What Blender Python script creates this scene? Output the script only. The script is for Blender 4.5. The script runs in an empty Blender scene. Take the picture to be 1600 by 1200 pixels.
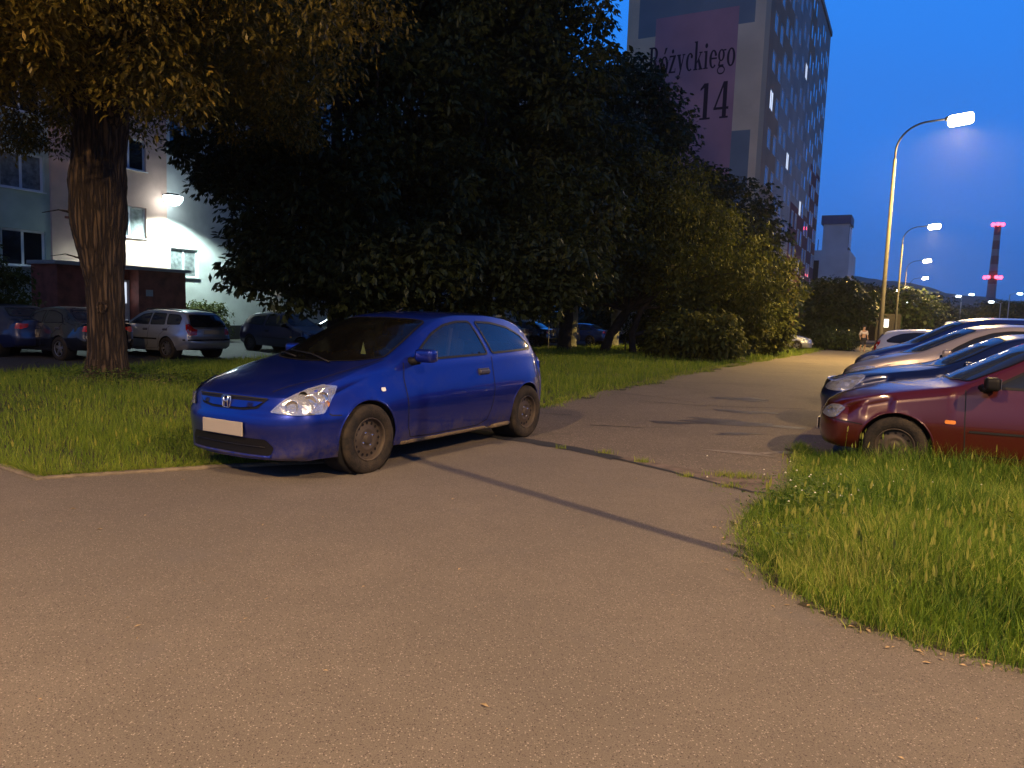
import bpy, bmesh, math, random
import numpy as np
from mathutils import Vector, Matrix
from mathutils.bvhtree import BVHTree
from mathutils.geometry import delaunay_2d_cdt

random.seed(7); RNG = np.random.default_rng(7)
sc = bpy.context.scene
COL = sc.collection
PI = math.pi

# ------------------------------------------------------------ camera
CAM_H = 1.4528
PITCH, ROLL, FPX = 0.0977, 0.0367, 1145.5
_f = Vector((0, math.cos(PITCH), -math.sin(PITCH))); _r = Vector((1, 0, 0)); _u = _r.cross(_f)
_r2 = math.cos(ROLL) * _r + math.sin(ROLL) * _u; _u2 = -math.sin(ROLL) * _r + math.cos(ROLL) * _u
cam_data = bpy.data.cameras.new('camera'); cam = bpy.data.objects.new('camera', cam_data); COL.objects.link(cam)
M = Matrix(((_r2.x, _u2.x, -_f.x, 0), (_r2.y, _u2.y, -_f.y, 0), (_r2.z, _u2.z, -_f.z, CAM_H), (0, 0, 0, 1)))
cam.matrix_world = M
cam_data.sensor_width = 36; cam_data.lens = 36 * FPX / 1600
cam_data.clip_start = 0.05; cam_data.clip_end = 6000
sc.camera = cam

# ------------------------------------------------------------ world: dusk sky
world = bpy.data.worlds.new('World'); sc.world = world; world.use_nodes = True
wn = world.node_tree.nodes; wl = world.node_tree.links; wn.clear()
wo = wn.new('ShaderNodeOutputWorld'); bg = wn.new('ShaderNodeBackground')
tc = wn.new('ShaderNodeTexCoord'); sp = wn.new('ShaderNodeSeparateXYZ'); rp = wn.new('ShaderNodeValToRGB')
nz = wn.new('ShaderNodeTexNoise'); mx = wn.new('ShaderNodeMix'); mx.data_type = 'RGBA'
wl.new(tc.outputs['Generated'], sp.inputs[0]); wl.new(sp.outputs['Z'], rp.inputs[0])
els = rp.color_ramp.elements
els[0].position = 0.0; els[0].color = (0.030, 0.150, 0.560, 1)
els[1].position = 1.0; els[1].color = (0.003, 0.018, 0.085, 1)
for p_, c_ in ((0.06, (0.032, 0.170, 0.640, 1)), (0.20, (0.029, 0.230, 0.900, 1)), (0.40, (0.022, 0.265, 1.02, 1)), (0.55, (0.013, 0.125, 0.540, 1)), (0.72, (0.005, 0.030, 0.150, 1))):
    e = els.new(p_); e.color = c_
nz.inputs['Scale'].default_value = 2.2; nz.inputs['Detail'].default_value = 3
wl.new(tc.outputs['Generated'], nz.inputs['Vector'])
mr = wn.new('ShaderNodeMapRange'); mr.inputs[1].default_value = .42; mr.inputs[2].default_value = .75
mr.inputs[3].default_value = 0; mr.inputs[4].default_value = .55
wl.new(nz.outputs['Fac'], mr.inputs[0]); wl.new(mr.outputs[0], mx.inputs[0])
wl.new(rp.outputs[0], mx.inputs[6]); mx.inputs[7].default_value = (0.062, 0.200, 0.66, 1)
# paler afterglow low in the sky behind the camera
mr2 = wn.new('ShaderNodeMapRange'); mr2.inputs[1].default_value = -.05; mr2.inputs[2].default_value = -.85; mr2.inputs[3].default_value = 0; mr2.inputs[4].default_value = 1
mr3 = wn.new('ShaderNodeMapRange'); mr3.inputs[1].default_value = .65; mr3.inputs[2].default_value = .05; mr3.inputs[3].default_value = 0; mr3.inputs[4].default_value = 1
mlt = wn.new('ShaderNodeMath'); mlt.operation = 'MULTIPLY'; mx2 = wn.new('ShaderNodeMix'); mx2.data_type = 'RGBA'
wl.new(sp.outputs['Y'], mr2.inputs[0]); wl.new(sp.outputs['Z'], mr3.inputs[0]); wl.new(mr2.outputs[0], mlt.inputs[0]); wl.new(mr3.outputs[0], mlt.inputs[1])
wl.new(mlt.outputs[0], mx2.inputs[0]); wl.new(mx.outputs[2], mx2.inputs[6]); mx2.inputs[7].default_value = (.20, .23, .38, 1)
wl.new(mx2.outputs[2], bg.inputs[0]); bg.inputs[1].default_value = 1.0
wl.new(bg.outputs[0], wo.inputs[0])
sc.view_settings.view_transform = 'Standard'; sc.view_settings.look = 'None'
sc.view_settings.exposure = 0; sc.view_settings.gamma = 1

# ------------------------------------------------------------ street axes (everything is laid out along the lane)
U = Vector((0.473, 0.881, 0)).normalized()      # along the lane, away from the camera
W = Vector((0.881, -0.473, 0)).normalized()     # across it, to the right
YAW_U = math.atan2(U.y, U.x)

# ------------------------------------------------------------ helpers
def tag(o, label=None, cat=None, group=None, kind=None):
    if label: o['label'] = label
    if cat: o['category'] = cat
    if group: o['group'] = group
    if kind: o['kind'] = kind
    return o

def empty(name, loc=(0, 0, 0), rz=0.0, label=None, cat=None, group=None):
    o = bpy.data.objects.new(name, None); COL.objects.link(o)
    o.location = loc; o.rotation_euler = (0, 0, rz); o.empty_display_size = .2
    return tag(o, label, cat, group)

def link(name, me, mat=None, parent=None):
    o = bpy.data.objects.new(name, me); COL.objects.link(o)
    if mat is not None: me.materials.append(mat)
    if parent is not None: o.parent = parent
    return o

def mesh(name, verts, faces, mat=None, parent=None, smooth=False):
    me = bpy.data.meshes.new(name); me.from_pydata([tuple(v) for v in verts], [], [tuple(f) for f in faces]); me.validate()
    if smooth: me.shade_smooth()
    return link(name, me, mat, parent)

def npmesh(name, V, F, mat=None, parent=None, smooth=False):
    """V (n,3) floats, F (m,k) ints, fast path"""
    me = bpy.data.meshes.new(name)
    V = np.asarray(V, np.float32); F = np.asarray(F, np.int32); k = F.shape[1]
    me.vertices.add(len(V)); me.vertices.foreach_set('co', V.ravel())
    me.loops.add(F.size); me.loops.foreach_set('vertex_index', F.ravel())
    me.polygons.add(len(F)); me.polygons.foreach_set('loop_start', np.arange(0, F.size, k, dtype=np.int32))
    me.update(calc_edges=True)
    if smooth: me.shade_smooth()
    return link(name, me, mat, parent)

class MB:
    """collects shapes for one mesh"""
    def __init__(s): s.v = []; s.f = []
    def add(s, V, F, m=None):
        n = len(s.v)
        for v in V:
            v = Vector(v); s.v.append(tuple(m @ v if m else v))
        s.f += [tuple(i + n for i in f) for f in F]; return s
    def box(s, x0, x1, y0, y1, z0, z1, m=None):
        V = [(x0,y0,z0),(x1,y0,z0),(x1,y1,z0),(x0,y1,z0),(x0,y0,z1),(x1,y0,z1),(x1,y1,z1),(x0,y1,z1)]
        return s.add(V, [(0,3,2,1),(4,5,6,7),(0,1,5,4),(1,2,6,5),(2,3,7,6),(3,0,4,7)], m)
    def rbox(s, c, size, bev=.02, seg=3, m=None):
        bm = bmesh.new(); bmesh.ops.create_cube(bm, size=1)
        for v in bm.verts: v.co = Vector((v.co.x*size[0], v.co.y*size[1], v.co.z*size[2])) + Vector(c)
        bmesh.ops.bevel(bm, geom=bm.edges[:], offset=bev, segments=seg, profile=.6, affect='EDGES')
        bm.verts.index_update()
        s.add([v.co.copy() for v in bm.verts], [[v.index for v in f.verts] for f in bm.faces], m); bm.free(); return s
    def tube(s, pts, rad, n=8, cap=True):
        pts = [Vector(p) for p in pts]; k = len(pts)
        rad = rad if hasattr(rad, '__len__') else [rad]*k
        V = []; F = []; prev = None
        for i, p in enumerate(pts):
            d = (pts[min(i+1,k-1)] - pts[max(i-1,0)]).normalized()
            a = prev - d*prev.dot(d) if prev is not None else (Vector((0,0,1)) if abs(d.z) < .9 else Vector((1,0,0))).cross(d)
            a.normalize(); prev = a; b = d.cross(a)
            for j in range(n):
                t = 2*PI*j/n; V.append(p + (a*math.cos(t) + b*math.sin(t))*rad[i])
        for i in range(k-1):
            for j in range(n): F.append((i*n+j, i*n+(j+1)%n, (i+1)*n+(j+1)%n, (i+1)*n+j))
        if cap: F += [tuple(range(n-1,-1,-1)), tuple((k-1)*n+j for j in range(n))]
        return s.add(V, F)
    def lathe(s, prof, n=24, m=None, a0=0, a1=2*PI):
        """prof: (radius, y) pairs, axis = local y"""
        full = abs(a1-a0-2*PI) < 1e-6; V = []; F = []; cnt = n if full else n+1
        for r, y in prof:
            for j in range(cnt):
                t = a0 + (a1-a0)*j/n; V.append((r*math.cos(t), y, r*math.sin(t)))
        for i in range(len(prof)-1):
            for j in range(n): F.append((i*cnt+j, (i+1)*cnt+j, (i+1)*cnt+(j+1)%cnt, i*cnt+(j+1)%cnt))
        return s.add(V, F, m)
    def disc(s, c, r, ax, n=16, m=None):
        ax = Vector(ax).normalized(); a = (Vector((0,0,1)) if abs(ax.z) < .9 else Vector((1,0,0))).cross(ax).normalized(); b = ax.cross(a)
        V = [Vector(c) + (a*math.cos(2*PI*j/n) + b*math.sin(2*PI*j/n))*r for j in range(n)]
        return s.add(V, [tuple(range(n))], m)
    def build(s, name, mat=None, parent=None, smooth=False):
        return mesh(name, s.v, s.f, mat, parent, smooth)

def smooth_by_angle(o, deg=35):
    me = o.data; me.shade_smooth()
    try: me.set_sharp_from_angle(angle=math.radians(deg))
    except Exception: pass
    return o

# ------------------------------------------------------------ materials
_mc = {}
def mat(name, col=(.5,.5,.5), rough=.6, metal=0, coat=0, coat_rough=.05, emit=None, estr=0, var=0, vscale=8, bump=0, bscale=60, col2=None, spec=.5, alpha=1, detail=6, dirt=None):
    """principled with optional colour variation (object space noise) and bump"""
    if name in _mc: return _mc[name]
    m = bpy.data.materials.new(name); m.use_nodes = True; nt = m.node_tree; N = nt.nodes; L = nt.links
    b = N['Principled BSDF']; b.inputs['Base Color'].default_value = (*col, 1); b.inputs['Roughness'].default_value = rough
    b.inputs['Metallic'].default_value = metal; b.inputs['Coat Weight'].default_value = coat; b.inputs['Coat Roughness'].default_value = coat_rough
    b.inputs['Specular IOR Level'].default_value = spec
    if emit: b.inputs['Emission Color'].default_value = (*emit, 1); b.inputs['Emission Strength'].default_value = estr
    t = N.new('ShaderNodeTexCoord')
    if var or col2:
        n = N.new('ShaderNodeTexNoise'); n.inputs['Scale'].default_value = vscale; n.inputs['Detail'].default_value = detail
        L.new(t.outputs['Object'], n.inputs['Vector'])
        r = N.new('ShaderNodeValToRGB'); L.new(n.outputs['Fac'], r.inputs[0])
        c2 = col2 if col2 else tuple(c*(1-var) for c in col); c1 = col if col2 else tuple(min(1, c*(1+var)) for c in col)
        r.color_ramp.elements[0].position = .35; r.color_ramp.elements[0].color = (*c2, 1)
        r.color_ramp.elements[1].position = .65; r.color_ramp.elements[1].color = (*c1, 1)
        out = r.outputs[0]
        L.new(out, b.inputs['Base Color'])
    if dirt:   # dirt=(colour, height it reaches in the object's own space, strength): splashed mud near the sills
        dc, dh, ds = dirt
        g = N.new('ShaderNodeSeparateXYZ'); L.new(t.outputs['Object'], g.inputs[0])
        mr = N.new('ShaderNodeMapRange'); mr.inputs[1].default_value = dh; mr.inputs[2].default_value = dh*.35; mr.inputs[3].default_value = 0; mr.inputs[4].default_value = ds
        L.new(g.outputs['Z'], mr.inputs[0])
        n2 = N.new('ShaderNodeTexNoise'); n2.inputs['Scale'].default_value = 7; n2.inputs['Detail'].default_value = 10; n2.inputs['Roughness'].default_value = .75
        L.new(t.outputs['Object'], n2.inputs['Vector'])
        mu = N.new('ShaderNodeMath'); mu.operation = 'MULTIPLY'; L.new(mr.outputs[0], mu.inputs[0])
        m3 = N.new('ShaderNodeMapRange'); m3.inputs[1].default_value = .4; m3.inputs[2].default_value = .62; L.new(n2.outputs['Fac'], m3.inputs[0]); L.new(m3.outputs[0], mu.inputs[1])
        n4 = N.new('ShaderNodeTexNoise'); n4.inputs['Scale'].default_value = 3; n4.inputs['Detail'].default_value = 12; n4.inputs['Roughness'].default_value = .8
        L.new(t.outputs['Object'], n4.inputs['Vector'])
        m5 = N.new('ShaderNodeMapRange'); m5.inputs[1].default_value = .5; m5.inputs[2].default_value = .8; m5.inputs[4].default_value = .20*ds; L.new(n4.outputs['Fac'], m5.inputs[0])
        ad = N.new('ShaderNodeMath'); ad.operation = 'ADD'; ad.use_clamp = True; L.new(mu.outputs[0], ad.inputs[0]); L.new(m5.outputs[0], ad.inputs[1])
        x = N.new('ShaderNodeMix'); x.data_type = 'RGBA'; L.new(ad.outputs[0], x.inputs[0]); x.inputs[6].default_value = (*col, 1)
        x.inputs[7].default_value = (*dc, 1); L.new(x.outputs[2], b.inputs['Base Color'])
        rr = N.new('ShaderNodeMapRange'); rr.inputs[3].default_value = rough; rr.inputs[4].default_value = .9; L.new(ad.outputs[0], rr.inputs[0]); L.new(rr.outputs[0], b.inputs['Roughness'])
        cw = N.new('ShaderNodeMapRange'); cw.inputs[3].default_value = coat; cw.inputs[4].default_value = 0; L.new(ad.outputs[0], cw.inputs[0]); L.new(cw.outputs[0], b.inputs['Coat Weight'])
    if bump:
        n3 = N.new('ShaderNodeTexNoise'); n3.inputs['Scale'].default_value = bscale; n3.inputs['Detail'].default_value = 8
        L.new(t.outputs['Object'], n3.inputs['Vector'])
        bp = N.new('ShaderNodeBump'); bp.inputs['Strength'].default_value = bump; bp.inputs['Distance'].default_value = .02
        L.new(n3.outputs['Fac'], bp.inputs['Height']); L.new(bp.outputs[0], b.inputs['Normal'])
    _mc[name] = m; return m

def glass(name, tint=(.5,.55,.6), dust=.1, dustcol=(.35,.35,.35), rough=.02, ior=1.6):
    if name in _mc: return _mc[name]
    m = bpy.data.materials.new(name); m.use_nodes = True; nt = m.node_tree; N = nt.nodes; L = nt.links; N.clear()
    o = N.new('ShaderNodeOutputMaterial'); tr = N.new('ShaderNodeBsdfTransparent'); tr.inputs[0].default_value = (*tint, 1)
    gl = N.new('ShaderNodeBsdfGlossy'); gl.inputs['Roughness'].default_value = rough
    df = N.new('ShaderNodeBsdfDiffuse'); df.inputs[0].default_value = (*dustcol, 1)
    fr = N.new('ShaderNodeFresnel'); fr.inputs[0].default_value = ior
    m1 = N.new('ShaderNodeMixShader'); m2 = N.new('ShaderNodeMixShader')
    n = N.new('ShaderNodeTexNoise'); n.inputs['Scale'].default_value = 5; n.inputs['Detail'].default_value = 8
    t = N.new('ShaderNodeTexCoord'); L.new(t.outputs['Object'], n.inputs['Vector'])
    mr = N.new('ShaderNodeMapRange'); mr.inputs[1].default_value = .3; mr.inputs[2].default_value = .8; mr.inputs[3].default_value = dust*.6; mr.inputs[4].default_value = min(1, dust*1.5)
    L.new(n.outputs['Fac'], mr.inputs[0]); L.new(mr.outputs[0], m1.inputs[0]); L.new(tr.outputs[0], m1.inputs[1]); L.new(df.outputs[0], m1.inputs[2])
    L.new(fr.outputs[0], m2.inputs[0]); L.new(m1.outputs[0], m2.inputs[1]); L.new(gl.outputs[0], m2.inputs[2]); L.new(m2.outputs[0], o.inputs[0])
    _mc[name] = m; return m

# ------------------------------------------------------------ car builder
def pchip(xs, ys, x):
    xs = np.asarray(xs, float); ys = np.asarray(ys, float); x = np.asarray(x, float)
    if xs[0] > xs[-1]: xs = xs[::-1]; ys = ys[::-1]
    h = np.diff(xs); d = np.diff(ys)/h; n = len(xs); m = np.zeros(n)
    for i in range(1, n-1):
        if d[i-1]*d[i] > 0: m[i] = (h[i-1]+h[i])*2 / ((2*h[i]+h[i-1])/d[i-1] + (h[i]+2*h[i-1])/d[i]) / 1.0 * 0.5 * 1.0 if False else 3*(h[i-1]+h[i]) / ((2*h[i]+h[i-1])/d[i-1] + (h[i]+2*h[i-1])/d[i])
    m[0] = d[0]; m[-1] = d[-1]
    k = np.clip(np.searchsorted(xs, x) - 1, 0, n-2); x = np.clip(x, xs[0], xs[-1])
    t = (x - xs[k])/h[k]; t2 = t*t; t3 = t2*t
    return (2*t3-3*t2+1)*ys[k] + (t3-2*t2+t)*h[k]*m[k] + (-2*t3+3*t2)*ys[k+1] + (t3-t2)*h[k]*m[k+1]

def inpoly(p, poly):
    x, y = p; c = False; n = len(poly); j = n-1
    for i in range(n):
        xi, yi = poly[i]; xj, yj = poly[j]
        if (yi > y) != (yj > y) and x < (xj-xi)*(y-yi)/(yj-yi)+xi: c = not c
        j = i
    return c

def densify(poly, step, closed=True):
    out = []; n = len(poly)
    for i in range(n if closed else n-1):
        a = Vector(poly[i]); b = Vector(poly[(i+1) % n]); k = max(1, int((b-a).length/step))
        for j in range(k): out.append(tuple(a + (b-a)*j/k))
    if not closed: out.append(tuple(poly[-1]))
    return out

def rounded(poly, r=.03, k=3):
    """round the corners of a closed 2D outline"""
    out = []; n = len(poly)
    for i in range(n):
        p = Vector(poly[i]); a = Vector(poly[i-1]); b = Vector(poly[(i+1) % n])
        la = (a-p).length; lb = (b-p).length; q = min(r, la*.45, lb*.45)
        p1 = p + (a-p).normalized()*q; p2 = p + (b-p).normalized()*q
        for j in range(k+1):
            t = j/k; out.append(tuple(p1*(1-t)**2 + p*2*t*(1-t) + p2*t*t))
    return out

def inset(poly, d):
    n = len(poly); ar = sum(poly[i][0]*poly[(i+1)%n][1]-poly[(i+1)%n][0]*poly[i][1] for i in range(n))
    s = 1 if ar > 0 else -1; out = []
    for i in range(n):
        p = Vector(poly[i]); a = (p - Vector(poly[i-1])).normalized(); b = (Vector(poly[(i+1) % n]) - p).normalized()
        na = Vector((-a.y, a.x))*s; nb = Vector((-b.y, b.x))*s; q = (na+nb)
        if q.length < 1e-6: q = na
        q.normalize(); out.append(tuple(p + q*d/max(.35, q.dot(na))))
    return out

class Proj:
    """projects 2D outlines onto a shell along an axis"""
    def __init__(s, bvh, axis, sign=1, org=None, d=None):
        s.bvh = bvh; s.axis = axis; s.sign = sign
    def to3(s, p):
        if s.axis == 'y': return Vector((p[0], 2.5*s.sign, p[1])), Vector((0, -s.sign, 0))
        if s.axis == 'x': return Vector((6*s.sign, p[0], p[1])), Vector((-s.sign, 0, 0))
        if s.axis == 'z': return Vector((p[0], p[1], 4)), Vector((0, 0, -1))
        if s.axis == 'q':   # oblique: seen from the front corner, 45 degrees; p = (across, z)
            d = Vector((-.7071, -.7071*s.sign, 0)); t = Vector((-.7071, .7071*s.sign, 0))
            return Vector((0, 0, p[1])) + t*p[0] - d*5, d
    def hit(s, p, off):
        o, d = s.to3(p); h = s.bvh.ray_cast(o, d)
        if h[0] is None:
            n = s.bvh.find_nearest(o + d*(o.length-.3)); loc, nn = n[0], n[1]
        else: loc, nn = h[0], h[1]
        if nn.dot(d) > 0: nn = -nn
        return loc + nn*off
    def patch(s, poly, off=.003, step=.04, hole=None):
        b = densify(poly, step); pts = [Vector(p) for p in b]; n = len(b); cons = [(i, (i+1) % n) for i in range(n)]
        if hole:
            h = densify(hole, step); m = len(h); cons += [(n+i, n+(i+1) % m) for i in range(m)]; pts += [Vector(p) for p in h]
        xs = [p[0] for p in b]; ys = [p[1] for p in b]; ins = inset(b, step*.5)
        x = min(xs)
        while x < max(xs):
            y = min(ys)
            while y < max(ys):
                if inpoly((x, y), ins) and not (hole and inpoly((x, y), hole)): pts.append(Vector((x, y)))
                y += step
            x += step
        vs, es, fs, *_ = delaunay_2d_cdt(pts, cons, [], 0, 1e-5)
        F = []
        for f in fs:
            c = sum((vs[i] for i in f), Vector((0, 0)))/len(f)
            if inpoly(c, b) and not (hole and inpoly(c, hole)): F.append(tuple(f))
        V = [s.hit(v, off) for v in vs]
        # orient outwards
        _, d = s.to3((0, 0)); G = []
        for f in F:
            nn = (V[f[1]]-V[f[0]]).cross(V[f[2]]-V[f[0]])
            G.append(f if nn.dot(d) < 0 else tuple(reversed(f)))
        return V, G
    def strip(s, line, w, off=.002, step=.03, closed=False):
        """ribbon of width w following a 2D line"""
        L = densify(line, step, closed); V = []; F = []; n = len(L)
        for i, p in enumerate(L):
            a = Vector(L[i-1] if (i or closed) else L[i]); b = Vector(L[(i+1) % n] if (i < n-1 or closed) else L[i]); t = (b-a).normalized(); q = Vector((-t.y, t.x))*w/2
            V.append(s.hit(Vector(p)+q, off)); V.append(s.hit(Vector(p)-q, off))
        for i in range(n if closed else n-1):
            j = (i+1) % n; F.append((2*i, 2*i+1, 2*j+1, 2*j))
        return V, F

def car_shell(S):
    """half shell grid -> (verts, faces) of the left half (y>0) with arches cut, plus mirrored"""
    T = np.array(S['top']); ex, ey, ez, bx, bz, wr = T.T       # front -> rear, ex decreasing
    x0, x1 = ex[0], ex[-1]; NX = S.get('nx', 90); NB = S.get('nb', 18); NT = S.get('nt', 10); K = S.get('k', 12)
    xs = np.linspace(x0, x1, NX)
    def top(x): return [pchip(-ex, a, -x) for a in (ey, ez, bx, bz, wr)]
    sill = np.array(S['sill']); belt = np.array(S['belt']); wide = np.array(S['wide'])
    def section(x):
        yt, zt = top(x)[0:2]; zs = pchip(-sill[:,0], sill[:,2], -x); ys = pchip(-sill[:,0], sill[:,1], -x)
        yw = pchip(-wide[:,0], wide[:,1], -x); zw = pchip(-wide[:,0], wide[:,2], -x)
        yb = pchip(-belt[:,0], belt[:,1], -x); zb = pchip(-belt[:,0], belt[:,2], -x)
        if zt - zb < .06:
            zb = zt - .06; k = 1; yb = min(yb, yw-.005); yb = yt + (yw-yt)*.62
        return float(ys), float(zs), float(yw), float(zw), float(yb), float(zb), float(yt), float(zt)
    grid = []
    for x in xs:
        ys, zs, yw, zw, yb, zb, yt, zt = section(x); col = []
        for j in range(NB):
            z = zs + (zb-zs)*j/NB; col.append((x, float(pchip([zs, zs+(zw-zs)*.35, zw, zb], [ys, ys+(yw-ys)*.75, yw, yb], z)), z))
        for j in range(NT+1):
            t = j/NT; z = zb + (zt-zb)*t; bulge = .018*math.sin(PI*t)*min(1, (zt-zb)/.3)
            col.append((x, yb + (yt-yb)*t + bulge, z))
        grid.append(col)
    MR = NB+NT+1; V = []; F = []
    idx = lambda i, j: i*MR + j
    for c in grid: V += c
    for i in range(NX-1):
        for j in range(MR-1): F.append((idx(i, j), idx(i+1, j), idx(i+1, j+1), idx(i, j+1)))
    def prof(name, q):
        P = np.array(S[name]); return float(pchip(P[:,0], P[:,1], q)), float(pchip(P[:,0], P[:,2], q))
    per = [] # perimeter: (vertex idx, Bx, Bz, w)
    for j in range(MR):
        q = j/(MR-1) if False else (grid[0][j][2]-grid[0][0][2])/(grid[0][-1][2]-grid[0][0][2]); b = prof('front', q); per.append((idx(0, j), b[0], b[1], 1.0))
    for i in range(1, NX):
        x = xs[i]; _, _, b_x, b_z, w = top(x); per.append((idx(i, MR-1), float(b_x), float(b_z), float(w)))
    for j in range(MR-2, -1, -1):
        q = (grid[-1][j][2]-grid[-1][0][2])/(grid[-1][-1][2]-grid[-1][0][2]); b = prof('rear', q); per.append((idx(NX-1, j), b[0], b[1], 1.0))
    rows = []; n = S.get('bow', 2.5)
    for vi, Bx, Bz, w in per:
        e = V[vi]; row = []
        for k in range(K):
            t = math.sin(k/K*PI/2); f = w*(1-(1-t**n)**(1/n)) + (1-w)*t**2.4
            row.append(len(V)); V.append((Bx+(e[0]-Bx)*f, e[1]*t, Bz+(e[2]-Bz)*f))
        row.append(vi); rows.append(row)
    for a, b in zip(rows, rows[1:]):
        for k in range(K): F.append((a[k], b[k], b[k+1], a[k+1]))
    V = [Vector(v) for v in V]
    # wheel arches: faces inside the circle go, border vertices slide onto it
    R = S['arch']; dead = set(); nside = NX*MR
    for wx, wz in S['axles']:
        ins = {}
        for vi in range(nside):
            v = V[vi]; d = math.hypot(v.x-wx, v.z-wz)
            ins[vi] = d < R
        for fi, f in enumerate(F):
            if all(i < nside and ins[i] for i in f): dead.add(fi)
    F2 = [f for i, f in enumerate(F) if i not in dead]
    used = set(i for f in F2 for i in f)
    for wx, wz in S['axles']:
        for vi in range(nside):
            if vi in used:
                v = V[vi]; dx, dz = v.x-wx, v.z-wz; d = math.hypot(dx, dz)
                if d < R: v.x = wx+dx/d*R; v.z = wz+dz/d*R
    return V, F2

def bvh_of(V, F):
    VV = [v.copy() for v in V]; FF = list(F); n = len(VV)
    VV += [Vector((v.x, -v.y, v.z)) for v in V]; FF += [tuple(reversed([i+n for i in f])) for f in F]
    return BVHTree.FromPolygons(VV, FF), VV, FF

def wheel(parent, x, y, side, S, prof='steel'):
    r = S['wheel_r']; w = S.get('wheel_w', .19); rr = r*S.get('rim', .64); s = side
    e = empty('wheel', (x, y, r)); e.parent = parent
    if s < 0: e.rotation_euler = (0, 0, PI)
    R = MB()
    R.lathe([(rr*.98, w*.40), (rr+.012, w*.5), (r*.86, w*.53), (r*.955, w*.47), (r, w*.36), (r, -w*.36), (r*.955, -w*.47), (r*.86, -w*.53), (rr, -w*.5), (rr*.97, -w*.3)], 48)
    t = R.build('tyre', M_TYRE, e, True)
    m = MB()
    if prof == 'steel':
        m.lathe([(rr*1.01, w*.40), (rr*1.0, w*.475), (rr*.96, w*.48), (rr*.935, w*.40), (rr*.90, w*.24), (rr*.86, w*.22), (rr*.62, w*.27), (rr*.52, w*.34), (rr*.44, w*.35), (rr*.36, w*.30), (rr*.24, w*.30), (rr*.22, w*.38), (rr*.14, w*.39), (.0005, w*.39)], 48)
        nh = S.get('holes', 16); h = m; nf = len(m.f)
        for k in range(nh):
            a = 2*PI*k/nh; h.disc((rr*.745*math.cos(a), w*.245+.0045, rr*.745*math.sin(a)), rr*.07, (0, 1, .0), 12)
        rim = m.build('rim', M_STEEL, e, True); rim.data.materials.append(M_BLACK)
        for p_ in rim.data.polygons: p_.material_index = 1 if p_.index >= nf else 0
        if S.get('see_through'):
            for k in range(4):
                a = PI/4+PI/2*k+.3; b = MB(); b.lathe([(rr*.06, w*.28), (rr*.06, w*.345), (.0005, w*.35)], 8, Matrix.Translation((rr*.33*math.cos(a), 0, rr*.33*math.sin(a))))
                b.build('wheel_bolt', M_CHROME, e, True)
    else:
        m.lathe([(rr, w*.44), (rr*.95, w*.46), (rr*.90, w*.36), (rr*.88, -w*.1), (.001, -w*.1)], 40)
        rim = m.build('rim', M_BLACK, e, True)
        sp = MB(); ns = S.get('spokes', 5)
        for k in range(ns):
            a = 2*PI*k/ns; mm = Matrix.Rotation(a, 4, 'Y')
            sp.add([(.03, w*.42, rr*.08), (-.03, w*.42, rr*.08), (-.026, w*.34, rr*.93), (.026, w*.34, rr*.93), (.035, w*.2, rr*.08), (-.035, w*.2, rr*.08), (-.03, w*.18, rr*.93), (.03, w*.18, rr*.93)],
                   [(0, 1, 2, 3), (0, 3, 7, 4), (1, 5, 6, 2)], mm)
        sp.lathe([(rr*.26, w*.2), (rr*.24, w*.44), (.001, w*.45)], 20)
        sp.lathe([(rr*1.01, w*.3), (rr*1.0, w*.47), (rr*.93, w*.45), (rr*.9, w*.3)], 40)
        sp.build('spokes', M_ALLOY, rim)
    return e

M_TYRE = mat('tyre', (.016, .015, .014), .85, spec=.25, dirt=((.065, .05, .034), 1.2, .6), bump=.4, bscale=60)
M_STEEL = mat('steel_rim', (.050, .040, .032), .6, metal=.2, dirt=((.10, .075, .05), 1.2, .6))
M_ALLOY = mat('alloy', (.32, .32, .33), .35, metal=.8)
M_BLACK = mat('black_plastic', (.008, .008, .009), .55, spec=.2)
M_TRIM = mat('rubber_trim', (.008, .008, .010), .5, spec=.25)
M_GAP = mat('panel_gap', (.006, .006, .008), .8)
M_CHROME = mat('chrome', (.75, .75, .75), .15, metal=1)
M_DGLASS = mat('dark_window_glass', (.018, .022, .028), .05, spec=.6)
M_GLASS = glass('windscreen_glass', (.50, .6, .62), .010, (.3, .3, .28), .03, 1.8)
M_SGLASS = glass('side_window_glass', (.25, .30, .42), .04, (.22, .24, .33), .08, 2.1)
M_LENS = glass('lamp_lens', (.85, .88, .92), .26, (.62, .66, .72), .05)
M_REFL = mat('lamp_reflector', (.70, .72, .76), .22, metal=.9, bump=.5, bscale=14)
M_RED = mat('tail_lamp_red', (.45, .01, .008), .15, coat=1)
M_AMBER = mat('indicator_amber', (.75, .25, .02), .2, coat=1)
M_PLATE = mat('number_plate', (.42, .38, .31), .5)
M_SEAT = mat('seat_cloth', (.035, .035, .04), .9)
M_DASH = mat('dashboard', (.02, .02, .022), .7)
M_UNDER = mat('underbody', (.01, .01, .01), .9)

def mirror_y(VF):
    V, F = VF; return [Vector((v[0], -v[1], v[2])) for v in V], [tuple(reversed(f)) for f in F]

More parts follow.
